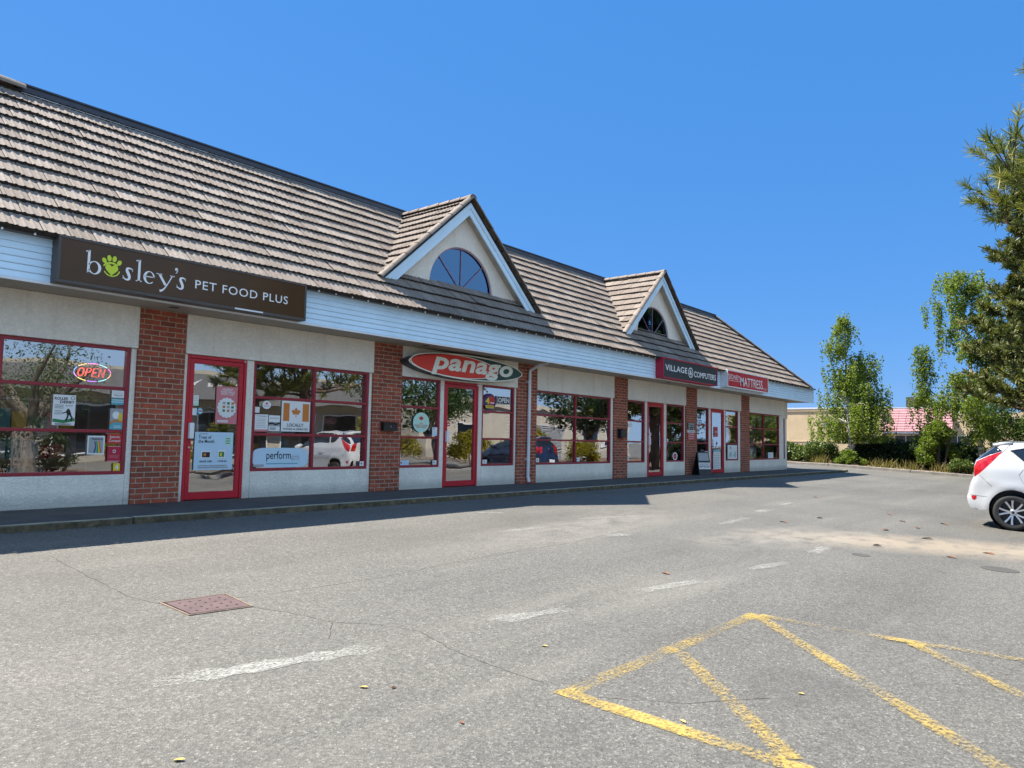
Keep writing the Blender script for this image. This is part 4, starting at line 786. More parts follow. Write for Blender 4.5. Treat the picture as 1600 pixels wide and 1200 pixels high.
poster('poster', 'narrow pink and red strip poster on the mattress shop door', 23.96, 24.24, 1.237, 1.588, Pk, [('r', .15, .8, .55, .9, Rd), ('r', .3, .9, .1, .4, Rd), ('l', .1, .9, .4, .6, 2, Pp)])
poster('poster', 'pale poster with green and blue spots right of the mattress shop door', 25.047, 25.88, .475, .968, Pp, [('e', .3, .8, .07, .09, Te)]+[('r', .08+.11*i, .14+.11*i, .1+.04*(i % 3), .3+.12*((i*5) % 4), (Mi, Te, Gn, Bl)[i % 4]) for i in range(8)])
m_ = MB(); put_text(m_, 'OPEN', 20.78, 21.26, 1.665, 1.80, .05, 0, .0); tag(m_.build('open_sign', [GREYP]), 'thin grey OPEN lettering in the computer shop window', 'open sign')
m_ = MB(); put_text(m_, 'REST', 25.06, 25.60, 1.86, 2.05, .05, 0, .0); tag(m_.build('window_lettering', [GREYP]), 'thin grey lettering above the spotted poster by the mattress shop door', 'lettering')
m_ = MB(); put_text(m_, 'SIDNEY', 27.40, 28.36, 1.88, 2.07, .05, 0, .0); put_text(m_, 'MATTRESS', 28.55, 29.85, 1.88, 2.07, .05, 0, .0); tag(m_.build('window_lettering', [PAPER]), 'white mattress shop lettering across the top of the last large window', 'lettering')
m_ = MB(); m_.box((27.1, .25, .45), (28.3, .29, .88)); tag(m_.build('display_board', [PAPER]), 'blank white display board standing in the last large window', 'board')
poster('card', 'white card low in the right half of the last large window', 28.9, 29.45, .475, .70, Pp, [('r', .1, .45, .2, .8, Bl), ('l', .5, .9, .2, .8, 3, Gy)], cat='card')
# neon open sign
ne = empty('neon_sign', (4.11, .075, 1.815), 'rainbow oval neon OPEN sign glowing in the pet shop window', 'neon sign')
cols = [(1, .15, .6), (.55, .15, 1), (.2, .4, 1), (.2, .7, 1), (.3, .9, 1), (.6, .3, 1), (1, .2, .7), (1, .5, .2), (1, .85, .2), (1, .7, .3)]
for k in range(10):
    m_ = MB(); m_.tube([(.235*math.cos(2*PI*(k+.06+i*.88/8)/10), 0, .122*math.sin(2*PI*(k+.06+i*.88/8)/10)) for i in range(9)], 0.0048, 6); m_.build('neon_tube', emit('neon', cols[(k*3) % 10], .85), ne, smooth=True)
NR = emit('neon_red', (1, .09, .07), 1.1)
def neon(paths, ox):
    m_ = MB()
    for P in paths:
        for off in (0, .012): m_.tube([(ox+off+a*.066+.22*(b-.5)*.11, .004, (b-.5)*.115) for a, b in P], .0026, 5)
    m_.build('neon_letter', NR, ne, smooth=True)
neon([[(.5+.5*math.cos(2*PI*i/16), .5+.5*math.sin(2*PI*i/16)) for i in range(17)]], -.185); neon([[(0, 0), (0, 1), (.6, 1), (.9, .8), (.6, .5), (0, .5)]], -.085); neon([[(.9, 0), (0, 0), (0, 1), (.9, 1)], [(0, .5), (.7, .5)]], .0); neon([[(0, 0), (0, 1), (.9, 0), (.9, 1)]], .085)
m_ = MB(); m_.box((3.2, 1.6, 2.60), (3.8, 2.8, 2.69)); tag(m_.build('ceiling_light', [emit('ceiling_panel', (1, .82, .5), 2.6)]), 'lit square ceiling light inside the pet shop', 'ceiling light')
# goods inside the shops
GOODS = [PINKP, TEALP, PAPER, ORG, BLUEP, GREENP, GREYP, YELP, CRIM]
for i, (sx, sy, sl_, lb) in enumerate([(2.6, 1.9, 2.2, 'shelf unit of pet goods behind the roller derby poster window'), (7.0, 2.3, 2.0, 'shelf unit of pet goods behind the maple leaf flag poster'), (24.7, 2.4, 1.5, 'shelf unit behind the spotted poster in the mattress shop')]):
    sh = empty('shelf_unit', (sx, sy, .012), lb, 'shelf'); f = MB()
    for z in (.1, .55, 1.0, 1.45): f.box((0, 0, z), (sl_, .4, z+.03))
    for xx in (0, sl_-.03): f.box((xx, 0, 0), (xx+.03, .4, 1.5))
    f.build('frame', ALU, sh); g = MB()
    for z in (.132, .582, 1.032):
        xx = .05
        while xx < sl_-.25:
            w_ = random.uniform(.1, .24); g.box((xx, .05, z), (xx+w_, .32, z+random.uniform(.18, .36)), random.randrange(9)); xx += w_+.02
    g.build('goods', GOODS, sh)
m_ = MB(); m_.box((26.0-1.1, 2.5, .012), (29.6, 4.4, .30)); m_.box((25.0, 2.52, .30), (29.5, 4.38, .55)); 
tag(m_.build('mattress', [PAPER], bevel=.04), 'white mattress on display inside the last shop', 'mattress')
m_ = MB(); m_.box((10.0, 2.2, .012), (13.2, 2.8, 1.05)); m_.box((9.95, 2.15, 1.05), (13.25, 2.85, 1.10), 1)
tag(m_.build('counter', [paint('counter_grey', (.30, .31, .30), .5), PAPER]), 'grey service counter inside the pizza shop', 'counter')
# sandwich board
sb = empty('sandwich_board', (22.25, -.34, 0), 'black folding sandwich board with a white panel on the sidewalk by the mattress shop door', 'sandwich board')
sb.rotation_euler = (0, 0, -.45); sb.scale = (.85, .85, .92)
m_ = MB(); m_.prism([(-.30, -.22, .0), (.30, -.22, .0), (.27, -.04, .80), (-.27, -.04, .80)], (0, .025, 0)); m_.build('front_panel', BLACK, sb)
m_ = MB(); m_.prism([(-.30, .22, .0), (.30, .22, .0), (.27, .0, .80), (-.27, .0, .80)], (0, -.025, 0)); m_.build('rear_panel', BLACK, sb)
def sbp(u, t): return (u*(.30-.03*t), -.223+.18*t, .80*t)
m_ = MB(); m_.add([sbp(-.92, .26), sbp(.92, .26), sbp(.92, .54), sbp(-.92, .54)], [(0, 1, 2, 3)]); V_, F_ = text_poly('MATTRESS SALE', .01); m_.add([(sbp(-.8+1.6*a, .32+.10*b)[0], sbp(0, .32+.10*b)[1]-.002, sbp(0, .32+.10*b)[2]) for a, b in V_], F_, 1); V_, F_ = text_poly('OPEN TODAY', .01); m_.add([(sbp(-.8+1.6*a, .45+.05*b)[0], sbp(0, .45+.05*b)[1]-.002, sbp(0, .45+.05*b)[2]) for a, b in V_], F_, 1); m_.build('message_panel', [PAPER, INK], sb)
m_ = MB(); m_.add([sbp(-.85, .62), sbp(.85, .62), sbp(.85, .95), sbp(-.85, .95)], [(0, 1, 2, 3)]); m_.build('picture_panel', GREYP, sb)
m_ = MB(); m_.tube([(-.08, -.02, .80), (-.06, -.02, .86), (.06, -.02, .86), (.08, -.02, .80)], .012, 6); m_.build('handle', ALU, sb)

# ------------------------------------------------------------------ cars
CARW = paint('white_car_paint', (.46, .47, .48), .22, .01, 1.0, coat=1.0); CARB = paint('dark_blue_car_paint', (.012, .018, .045), .22, .05, 1.0, coat=1.0); CARS = paint('silver_car_paint', (.42, .43, .44), .25, .03, 1.0, metal=.6, coat=1.0)
m_, t_, b_, n_, l_ = mk('car_glass'); b_.inputs['Base Color'].default_value = (.012, .018, .028, 1); b_.inputs['Roughness'].default_value = .03; b_.inputs['Specular IOR Level'].default_value = .8; CGLASS = m_
m_, t_, b_, n_, l_ = mk('tail_lamp_red'); b_.inputs['Base Color'].default_value = (.55, .012, .012, 1); b_.inputs['Roughness'].default_value = .12; b_.inputs['Coat Weight'].default_value = 1
co_ = objlocal(n_, l_); r_ = ramp(n_, [(.35, (.30, .003, .006)), (.5, (.40, .006, .008)), (.72, (.50, .035, .015))]); l_.new(noise(n_, l_, objlocal(n_, l_, (3, 9, 9)), 1.3, 2), r_.inputs[0]); l_.new(r_.outputs[0], b_.inputs['Base Color']); TAIL = m_
m_, t_, b_, n_, l_ = mk('head_lamp'); b_.inputs['Base Color'].default_value = (.7, .72, .75, 1); b_.inputs['Roughness'].default_value = .05; b_.inputs['Coat Weight'].default_value = 1; HEADL = m_
RUB = paint('tyre_rubber', (.022, .022, .022), .8, .2, 8, bumpy=.3); RIM = paint('rim_alloy', (.62, .62, .63), .28, .05, 2, metal=.85); SEAM = paint('seam_dark', (.10, .10, .105), .8, .1)
TOP = [(0.0, .58), (.012, .66), (.04, .785), (.085, .90), (.085, 1.08), (.11, 1.19), (.25, 1.325), (.40, 1.465), (.415, 1.50), (.52, 1.528), (.66, 1.545), (.94, 1.570), (1.35, 1.588), (1.75, 1.583), (2.1, 1.55), (2.4, 1.475), (2.7, 1.345), (3.0, 1.18), (3.14, 1.09), (3.4, 1.045), (3.7, .965), (3.92, .86), (4.04, .72), (4.09, .56)]
BOT = [(4.07, .40), (4.02, .26), (3.72, .22)]
RA, FA, AR = (.727, .335), (3.30, .335), .375
def wmax(u, h):
    w_ = .845 if h < .95 else .845-.012*((h-.95)/.1) if h < 1.05 else .833-.235*min(1, (h-1.05)/.53)**1.08
    if h < .45: w_ -= .05*((.45-h)/.25)**2
    w_ += .018*math.exp(-((h-.80)/.10)**2)*(1 if .3 < u < 3.8 else .4)
    if u < .75: w_ -= .135*((.75-u)/.75)**2.2
    if u > 3.2: w_ -= .20*((u-3.2)/.9)**2.0
    for c in (RA, FA):
        d = math.hypot(u-c[0], h-c[1]); w_ += .022*math.exp(-((d-AR-.03)/.07)**2) if d > AR-.05 else .02
    return w_
def seg_d(p, a, b):
    ax, ay = b[0]-a[0], b[1]-a[1]; t = max(0, min(1, ((p[0]-a[0])*ax+(p[1]-a[1])*ay)/(ax*ax+ay*ay+1e-12))); return math.hypot(p[0]-a[0]-t*ax, p[1]-a[1]-t*ay)
TOPD = TOP+BOT[:1]
def width(u, h):
    d = min(seg_d((u, h), a, b) for a, b in zip(TOPD[:-1], TOPD[1:])); r = .11; base_ = wmax(u, h)
    return base_-r+math.sqrt(max(0, r*r-(r-d)**2)) if d < r else base_
def arc(c, a0, a1, n=18): return [(c[0]+AR*math.cos(a0+(a1-a0)*i/n), c[1]+AR*math.sin(a0+(a1-a0)*i/n)) for i in range(n+1)]
OUT = TOP+BOT+arc(FA, -.30, PI+.28)+[(2.6, .215), (1.5, .215)]+arc(RA, -.30, PI+.02)+[(.20, .292), (.055, .335), (.025, .39), (.008, .46)]
W1 = [(.655, 1.405), (.70, 1.375), (.86, 1.235), (1.02, 1.235), (1.05, 1.50), (.93, 1.478)]       # rear quarter light
W2 = [(1.09, 1.225), (1.92, 1.17), (1.92, 1.515), (1.35, 1.518), (1.12, 1.505)]
W3 = [(1.98, 1.167), (2.93, 1.105), (2.86, 1.19), (2.55, 1.375), (2.3, 1.475), (1.98, 1.513)]
LAMP = [(.110, .885), (.094, 1.06), (.135, 1.175), (.33, 1.295), (.53, 1.385), (.50, 1.335), (.40, 1.20), (.28, 1.05), (.19, .95)]
W4 = [(.128, 1.19), (.25, 1.322), (.40, 1.462), (.47, 1.44), (.53, 1.39), (.33, 1.30)]
HEAD = [(3.55, .93), (3.72, .935), (3.90, .845), (4.00, .735), (3.93, .70), (3.72, .80)]
def pip(p, P):
    c = False; j = len(P)-1
    for i in range(len(P)):
        if (P[i][1] > p[1]) != (P[j][1] > p[1]) and p[0] < (P[j][0]-P[i][0])*(p[1]-P[i][1])/(P[j][1]-P[i][1])+P[i][0]: c = not c
        j = i
    return c
def dens(P, s=.05):
    o = []
    for a, b in zip(P, P[1:]+P[:1]):
        k = max(1, int(math.hypot(b[0]-a[0], b[1]-a[1])/s)); o += [(a[0]+(b[0]-a[0])*i/k, a[1]+(b[1]-a[1])*i/k) for i in range(k)]
    return o
def build_side():
    loops = [dens(P) for P in (OUT, W1, W2, W3, LAMP, HEAD, W4)]; pts = []; ed = []
    for L in loops:
        b = len(pts); pts += L; ed += [(b+i, b+(i+1) % len(L)) for i in range(len(L))]
    allb = list(pts); u = .03
    while u < 4.1:
        h = .23
        while h < 1.6:
            if pip((u, h), OUT) and min((u-a)**2+(h-b)**2 for a, b in allb) > .022**2: pts.append((u, h))
            h += .045
        u += .05
    vv, ee, ff, *_ = delaunay_2d_cdt([Vector(p) for p in pts], ed, [], 0, 1e-5); reg = {k: [] for k in range(7)}
    for f in ff:
        c = (sum(vv[i].x for i in f)/3, sum(vv[i].y for i in f)/3)
        if not pip(c, OUT): continue
        k = 0
        for q, P in enumerate((W1, W2, W3, LAMP, HEAD, W4)):
            if pip(c, P): k = q+1
        reg[k].append(tuple(f))
    return [(p.x, p.y, width(p.x, p.y)) for p in vv], reg
SIDE = build_side()
def submesh(mb, vs, fs, m=0):
    used = sorted({i for f in fs for i in f}); mp = {j: k for k, j in enumerate(used)}; mb.add([vs[j] for j in used], [tuple(mp[i] for i in f) for f in fs], m)
# car space: x = across, y = -(distance from the rear), z up; the rear faces +y
def make_car(paintm, label, loc, cat='car', group=None):
    R_ = empty('parked_car', loc, label, cat, group); R_.rotation_euler = (math.atan(SL), 0, 0)
    vs, reg = SIDE; body = MB()
    for s in (-1, 1):
        P = [(s*w_, -u, h) for u, h, w_ in vs]; fl = (lambda fs: [f[::-1] for f in fs]) if s < 0 else (lambda fs: fs)
        submesh(body, P, fl(reg[0]))
    # centre strip
    TS = []
    for a, b in zip(TOP[:-1], TOP[1:]):
        k = max(1, int(math.hypot(b[0]-a[0], b[1]-a[1])/.07)); TS += [(a[0]+(b[0]-a[0])*i/k, a[1]+(b[1]-a[1])*i/k) for i in range(k)]
    TS.append(TOP[-1]); TS = [(.055, .335), (.025, .39), (.008, .46)]+TS+BOT[:2]; n = len(TS); K = 20
    def pt(i, j):
        u, h = TS[i]; a = TS[max(i-1, 0)]; b = TS[min(i+1, n-1)]; du, dh = b[0]-a[0], b[1]-a[1]; q = math.hypot(du, dh) or 1
        nu, nh = -dh/q, du/q; t = -1+2*j/K; w_ = wmax(u, h)-.11
        crown = .05 if (u < .6 or u > 3.9) else .035
        return (t*w_, -(u+nu*crown*(1-t*t)), h+nh*crown*(1-t*t))
    G_ = [[pt(i, j) for j in range(K+1)] for i in range(n)]; parts = {'b': [], 'rg': [], 'fg': [], 'l': [], 'd': [], 'h': []}
    for i in range(n-1):
        u, h = (TS[i][0]+TS[i+1][0])/2, (TS[i][1]+TS[i+1][1])/2
        for j in range(K):
            t = abs(-1+2*(j+.5)/K); k = 'b'
            if u < .40 and 1.16 < h < 1.462: k = 'rg' if t < .90 else 'b'
            if u < .40 and .90 < h < 1.20 and t > .72: k = 'l'
            if 2.38 < u < 3.05 and t < .93 and h > 1.1: k = 'fg'
            if u > 3.9 and h < .72 and t < .7: k = 'd'
            if 3.8 < u and .70 < h < .86 and t > .74: k = 'h'
            parts[k].append((i*(K+1)+j, (i+1)*(K+1)+j, (i+1)*(K+1)+j+1, i*(K+1)+j+1))
    flatv = [p for r_ in G_ for p in r_]
    submesh(body, flatv, parts['b']); body.build('body', paintm, R_, smooth=True)
    for nm, ks, mt in (('rear_window', 'rg', CGLASS), ('windscreen', 'fg', CGLASS), ('grille', 'd', BLACK)):
        m_ = MB(); submesh(m_, flatv, parts[ks]); m_.build(nm, mt, R_, smooth=True)
    for s in (-1, 1):
        P = [(s*w_, -u, h) for u, h, w_ in vs]
        fl = (lambda fs: [f[::-1] for f in fs]) if s < 0 else (lambda fs: fs)
        for k in (1, 2, 3, 6): m_ = MB(); submesh(m_, P, fl(reg[k])); m_.build('side_window', CGLASS, R_, smooth=True)
        m_ = MB(); submesh(m_, P, fl(reg[4])); submesh(m_, flatv, [f for f in parts['l'] if s*flatv[f[0]][0] > 0]); m_.build('tail_light', TAIL, R_, smooth=True)
        m_ = MB(); submesh(m_, P, fl(reg[5])); submesh(m_, flatv, [f for f in parts['h'] if s*flatv[f[0]][0] > 0]); m_.build('headlight', HEADL, R_, smooth=True)
        rq = [(.075, .545), (.155, .545), (.158, .515), (.140, .480), (.115, .468), (.09, .480), (.073, .515)]; m_ = MB(); m_.add([(s*(width(u, h)+.004), -u, h) for u, h in rq], [tuple(range(6, -1, -1)) if s < 0 else tuple(range(7))]); m_.build('reflector', TAIL, R_)
        sm = MB()
        for path in ([(1.03, 1.20), (.86, 1.08), (.80, .98), (.86, .86), (1.02, .72), (1.06, .50)], [(1.95, 1.16), (1.97, .75), (1.93, .32)], [(3.02, 1.08), (3.0, .80), (2.90, .34)], [(1.06, .30), (1.93, .30), (2.9, .31)], [(.05, .555), (.18, .552), (.33, .548)], [(.20, .93), (.30, .83), (.40, .745)], [(.50, 1.335), (.58, 1.43), (.64, 1.52)]):
            q = []
            for a, b in zip(path[:-1], path[1:]): q += [(a[0]+(b[0]-a[0])*i/6, a[1]+(b[1]-a[1])*i/6) for i in range(6)]
            q.append(path[-1]); A_ = []; 
            for u, h in q: A_.append((s*(width(u, h)+.0005), -u, h))
            sm.tube(A_, .0028, 5)
        sm.build('panel_gap', SEAM, R_)
        tr = MB()
        for Wn in (W1, W2, W3): tr.tube([(s*(width(u, h)+.001), -u, h) for u, h in dens(Wn, .06)+[Wn[0]]], .008, 5)
        tr.build('window_trim', BLACK, R_)
        for u, h in ((1.28, .93), (2.18, .91)):
            m_ = MB(); m_.tube([(s*(width(u, h)-.01), -u, h), (s*(width(u, h)+.03), -(u+.03), h), (s*(width(u, h)+.03), -(u+.17), h-.004), (s*(width(u, h)-.01), -(u+.2), h-.004)], .012, 8); m_.build('door_handle', paintm, R_, smooth=True)
        m_ = MB(); m_.lathe([(.001, -.10), (.06, -.09), (.085, -.03), (.09, .03), (.07, .08), (.001, .09)], (0, 0, 0), 'x', 14); m_.v = [(s*(.93+a*1.1), -2.72+b*.9, 1.17+c) for a, b, c in m_.v]; m_.tube([(s*.80, -2.76, 1.11), (s*.9, -2.73, 1.15)], .02, 6); m_.build('mirror', paintm, R_, smooth=True)
        for c in (RA, FA):
            wh = MB(); wh.lathe([(.215, -.10), (.235, -.10), (.26, -.108), (.285, -.105), (.305, -.085), (.312, -.05), (.312, .05), (.305, .085), (.285, .105), (.26, .108), (.248, .098), (.248, -.08)], (s*.745, -c[0], .31), 'x', 48); tyre = wh.build('wheel', RUB, R_, smooth=True)
            rm_ = MB(); X0 = s*.745+s*.085
            prof = [(.250, .012*s), (.246, .016*s), (.236, .004*s), (.228, -.01*s), (.225, -.14*s)]
            rm_.lathe(prof, (X0, -c[0], .31), 'x', 48)
            for k in range(10):
                pair = k//2; a = 2*PI*pair/5+(-.15 if k % 2 == 0 else .15); a2 = 2*PI*pair/5+(-.27 if k % 2 == 0 else .27)
                def rp(r, an, o): return (X0+s*o, -c[0]+r*math.cos(an), .31+r*math.sin(an))
                w1, w2 = .30, .075
                q = [rp(.045, a-w1, -.012), rp(.045, a+w1, -.012), rp(.14, (a+a2)/2+.10, -.004), rp(.238, a2+w2, .002), rp(.238, a2-w2, .002), rp(.14, (a+a2)/2-.10, -.004)]
                rm_.prism(q, (-s*.03, 0, 0))
            rm_.lathe([(.001, -.002*s), (.04, -.002*s), (.055, -.012*s), (.058, -.04*s)], (X0, -c[0], .31), 'x', 24); rm_.build('rim', RIM, tyre)
            hb = MB(); hb.lathe([(.001, .003*s), (.022, .002*s), (.026, -.004*s)], (X0, -c[0], .31), 'x', 18)
            for k in range(5): hb.lathe([(.001, 0), (.007, 0)], (X0-s*.006, -c[0]+.045*math.cos(k*2*PI/5), .31+.045*math.sin(k*2*PI/5)), 'x', 8)
            hb.lathe([(.001, -.10*s), (.225, -.10*s)], (X0, -c[0], .31), 'x', 32); hb.build('hub', BLACK, tyre)
            wl_ = MB(); wl_.lathe([(AR-.004, -.0), (AR-.004, -.30*s)], (s*.80, -c[0], .335), 'x', 40); wl_.lathe([(AR-.004, -.30*s), (.001, -.30*s)], (s*.80, -c[0], .335), 'x', 40); wl_.build('wheel_arch', BLACK, R_)
    m_ = MB(); m_.box((-.70, -3.9, .22), (.66, -.50, .40)); m_.build('underbody', BLACK, R_)
    # rear plate, badge, lower insert, spoiler
    m_ = MB(); m_.prism([(-.46, .004, .36), (.46, .004, .36), (.38, .022, .47), (-.38, .022, .47)], (0, .012, 0)); m_.build('bumper_insert', DGREY, R_)
    m_ = MB(); m_.box((-.16, .035, .50), (.16, .052, .63)); put_text(m_, 'KM4 72R', -.13, .13, 0.53, .60, .0535, 1, .01, 0, 1, True); m_.build('number_plate', [PAPER, BLUEP], R_)
    m_ = MB(); m_.lathe([(.001, .014), (.045, .010), (.05, 0)], (0, -.03, 1.06), 'y', 24); m_.build('badge', METAL, R_)
    sp = MB(); pts = []
    for j in range(15):
        t = -1+2*j/14; w_ = .60; x_ = t*w_; c_ = .035*(1-t*t)
        pts.append([(x_, -.405+c_+.01, 1.462+c_), (x_, -.385+c_+.02, 1.505+c_), (x_, -.50, 1.540+c_), (x_, -.66, 1.557+c_), (x_, -.66, 1.53+c_), (x_, -.52, 1.44+c_)])
    V_ = [p for r_ in pts for p in r_]; sp.add(V_, [(j*6+k, j*6+(k+1) % 6, (j+1)*6+(k+1) % 6, (j+1)*6+k) for j in range(14) for k in range(6)]+[tuple(range(5, -1, -1)), tuple(14*6+k for k in range(6))]); sp.build('spoiler', paintm, R_, smooth=True)
    return R_
def gz_car(y): return gz(y)
make_car(CARW, 'white hatchback with red tail lights parked facing away from the shops', (16.745, -8.49, gz(-8.49)+.010))
make_car(CARB, 'dark blue hatchback parked further along the row, seen in the shop windows', (26.7, -8.9, gz(-8.9)+.010))

# ------------------------------------------------------------------ trees and shrubs
def leaf_quads(P, size, asp=.55, droop=0.0, rs=rng):
    n = len(P); d = rs.normal(size=(n, 3)); d[:, 2] -= droop; d /= np.linalg.norm(d, axis=1)[:, None]
    r = rs.normal(size=(n, 3)); s = np.cross(d, r); s /= np.linalg.norm(s, axis=1)[:, None]+1e-9
    L = size*rs.uniform(.65, 1.3, n)[:, None]; Wd = L*asp*.5
    V = np.stack([P, P+d*L*.5+s*Wd, P+d*L, P+d*L*.5-s*Wd], 1).reshape(-1, 3)
    return V, np.arange(4*n).reshape(n, 4)
def clumps(centres, radii, per, rs=rng, flat=.8):
    out_ = []
    for c, r in zip(centres, radii):
        k = int(per*(r**1.6)); q = rs.normal(size=(k, 3)); q /= np.linalg.norm(q, axis=1)[:, None]; q *= (rs.uniform(0, 1, k)**(.42))[:, None]*r; q[:, 2] *= flat; out_.append(q+c)
    return np.concatenate(out_)
L_BIRCH = m_leaf('birch_leaf', (.075, .115, .02), (.165, .215, .035), (.29, .32, .075), .5); L_BIRCH2 = m_leaf('birch_leaf_pale', (.075, .115, .024), (.165, .215, .042), (.28, .31, .08), .5)
L_LAUREL = m_leaf('laurel_leaf', (.035, .062, .014), (.085, .125, .025), (.19, .215, .05), .25, .4); L_DARK = m_leaf('dark_leaf', (.012, .026, .010), (.026, .048, .014), (.05, .075, .02), .25, .45)
L_MAPLE = m_leaf('young_maple_leaf', (.075, .12, .02), (.14, .19, .03), (.22, .26, .05), .5); L_YEL = m_leaf('yellow_green_leaf', (.12, .12, .012), (.25, .21, .015), (.38, .29, .02), .45); L_GREEN = m_leaf('green_leaf', (.028, .055, .014), (.055, .095, .02), (.10, .14, .03), .4)
L_PINE = m_leaf('pine_needle', (.045, .060, .020), (.115, .130, .034), (.26, .24, .07), .18, .5); L_PINE2 = m_leaf('pine_needle_bright', (.075, .105, .025), (.165, .19, .042), (.32, .30, .09), .22, .5); L_DRY = m_leaf('dry_grass', (.12, .10, .03), (.24, .19, .06), (.36, .30, .10), .3)
BK_BIRCH = m_bark('birch_bark', (.06, .05, .045), (.62, .59, .54), (3, 3, 9)); BK_PINE = m_bark('pine_bark', (.035, .022, .016), (.14, .085, .055), (9, 9, 2.5)); BK_GREY = m_bark('grey_bark', (.05, .042, .036), (.17, .145, .12), (7, 7, 2))
def limb(a, d, L, bend, n=6, wob=.08):
    P = [Vector(a)]; d = Vector(d).normalized()
    for i in range(n):
        d = (d+Vector((random.uniform(-wob, wob), random.uniform(-wob, wob), bend+random.uniform(-wob, wob)*.5))).normalized(); P.append(P[-1]+d*(L/n))
    return P
def birch(name, label, loc, H, env, per, leaf, size, strands, tr=.11, multi=1, lean=0.0):
    R_ = empty(name, loc, label, 'tree'); tk = MB(); tips = []; P = []
    for q in range(multi):
        b0 = Vector((random.uniform(-.3, .3)*q, random.uniform(-.25, .25)*q+(.25*q), -.15)); T = limb(b0, (random.uniform(-.05, .05), lean+random.uniform(-.08, .08), 1), H*(1-.30*q), 0.02, 14, .035)
        tk.tube(T, [tr*(1-.93*i/14)*(1.25 if i == 0 else 1) for i in range(15)], 9)
        for i in range(3, 15):
            for _ in range(3):
                if random.random() < .12: continue
                z = T[i].z/H; r = env(max(.0, z)); a = random.uniform(0, 2*PI); Lb = r*random.uniform(.42, 1.12)
                B_ = limb(T[i], (math.cos(a), math.sin(a), .75), Lb*1.15, -.12, 6, .12); tk.tube(B_, [tr*.32*(1-z*.6)*(1-.85*k/6) for k in range(7)], 5)
                tips += [(B_[k], Lb) for k in range(2, 7)]
    tk.build('trunk', BK_BIRCH, R_, smooth=True)
    st = []
    for p, Lb in tips:
        for _ in range(strands):
            s0 = p+Vector((random.gauss(0, .16), random.gauss(0, .16), random.gauss(0, .12))); Ls = random.uniform(.35, 1.15)*min(1.5, .5+Lb*.6); k = int(per*Ls); t = rng.uniform(0, 1, k)
            dx, dy = random.gauss(0, .10), random.gauss(0, .10)
            st.append(np.stack([s0.x+dx*t+rng.normal(0, .045, k), s0.y+dy*t+rng.normal(0, .045, k), s0.z-Ls*t+rng.normal(0, .03, k)], 1))
    P = np.concatenate(st); P = P[P[:, 2] > 1.15]; V, Q = leaf_quads(P, size, .6, .8)
    np_mesh('crown', V, Q, leaf, R_, np.clip(rng.normal(.5, .22, len(Q)), 0, 1)); return R_
birch('birch_tree', 'weeping birch with a pointed crown just past the end of the shops', (40.7, .1, gz(.1)+.05), 7.75, lambda z: 2.3*(1-z)**.62+.2, 36, L_BIRCH, .115, 3, .12, 2)
birch('birch_tree', 'taller loose birch with white trunk behind the white car', (41.2, -5.65, gz(-5.6)+.05), 9.6, lambda z: (1.5*math.sin(PI*min(1, max(0, (z-.12)/.95)))**.7+.3), 34, L_BIRCH2, .12, 5, .13, 1, .015)
birch('birch_tree', 'slim birch left of the tall loose birch, with thin see-through branches', (42.3, -3.3, gz(-3.3)+.05), 6.3, lambda z: .95*(1-z)**.5+.1, 22, L_MAPLE, .115, 3, .06, 1, .0)
def bush(name, label, loc, ext, n, leaf, size, cat='shrub', group=None, stem=True, lumps=22, grow=0.0):
    R_ = empty(name, loc, label, cat, group); C = []; Rr = []
    for _ in range(lumps):
        a = random.uniform(0, 2*PI); e = random.uniform(-.05, 1)*PI/2; k = random.uniform(.45, .9)
        C.append((ext[0]*k*math.cos(a)*math.cos(e), ext[1]*k*math.sin(a)*math.cos(e), ext[2]*(.18+.68*k*abs(math.sin(e)))+grow)); Rr.append(random.uniform(.24, .46)*min(ext[0], ext[1], ext[2]*.8))
    P = clumps(np.array(C), Rr, n); P = P[P[:, 2] > .02]; V, Q = leaf_quads(P, size, .5)
    np_mesh('foliage', V, Q, leaf, R_, np.clip(rng.normal(.5, .23, len(Q)), 0, 1))
    tk = MB()
    for _ in range(6):
        B_ = limb((random.uniform(-.15, .15)*ext[0], random.uniform(-.15, .15)*ext[1], -.1), (random.uniform(-.5, .5), random.uniform(-.5, .5), 1), ext[2]*.8+grow*.5, 0, 5, .15); tk.tube(B_, [.03*(1-.8*k/5)*max(.5, ext[2]/2) for k in range(6)], 5)
    tk.build('stems', BK_GREY, R_); return R_
BP = 2600
for y, x, ex, lf, lb in [(3.6, 41.0, (1.2, 1.25, 1.45), L_LAUREL, 'sunlit laurel bush touching the corner of the shop building'), (1.9, 40.6, (1.1, 1.2, 1.25), L_LAUREL, 'olive green laurel bush between the shop corner and the weeping birch'),
                         (-.6, 42.6, (1.3, 1.3, 1.6), L_DARK, 'dark shrub behind the trunk of the weeping birch'), (-2.3, 42.2, (1.4, 1.5, 1.65), L_DARK, 'broad dark hedge shrub right of the weeping birch'),
                         (-4.4, 42.4, (1.4, 1.5, 1.6), L_DARK, 'dark shrub at the foot of the tall loose birch'), (-7.0, 42.5, (1.4, 1.7, 1.6), L_DARK, 'dark shrub behind the rear of the white car'), (-10.0, 43, (1.6, 1.8, 2.0), L_DARK, 'dark shrub hidden behind the middle of the white car')]:  # L_DARK shrubs carry the trees' shade in their leaf colour
    bush('shrub', lb, (x, y, gz(y)+.05), ex, BP, lf, .13)
bush('shrub', 'low light green bush at the kerb in front of the weeping birch', (38.8, -.35, gz(0)+.05), (.55, .85, .85), 5200, L_MAPLE, .10)
bush('shrub', 'bright yellow green shrub in front of the pink roof', (41.0, -3.9, gz(-3.9)+.05), (.95, 1.0, 3.0), 2600, L_MAPLE, .12, lumps=36)
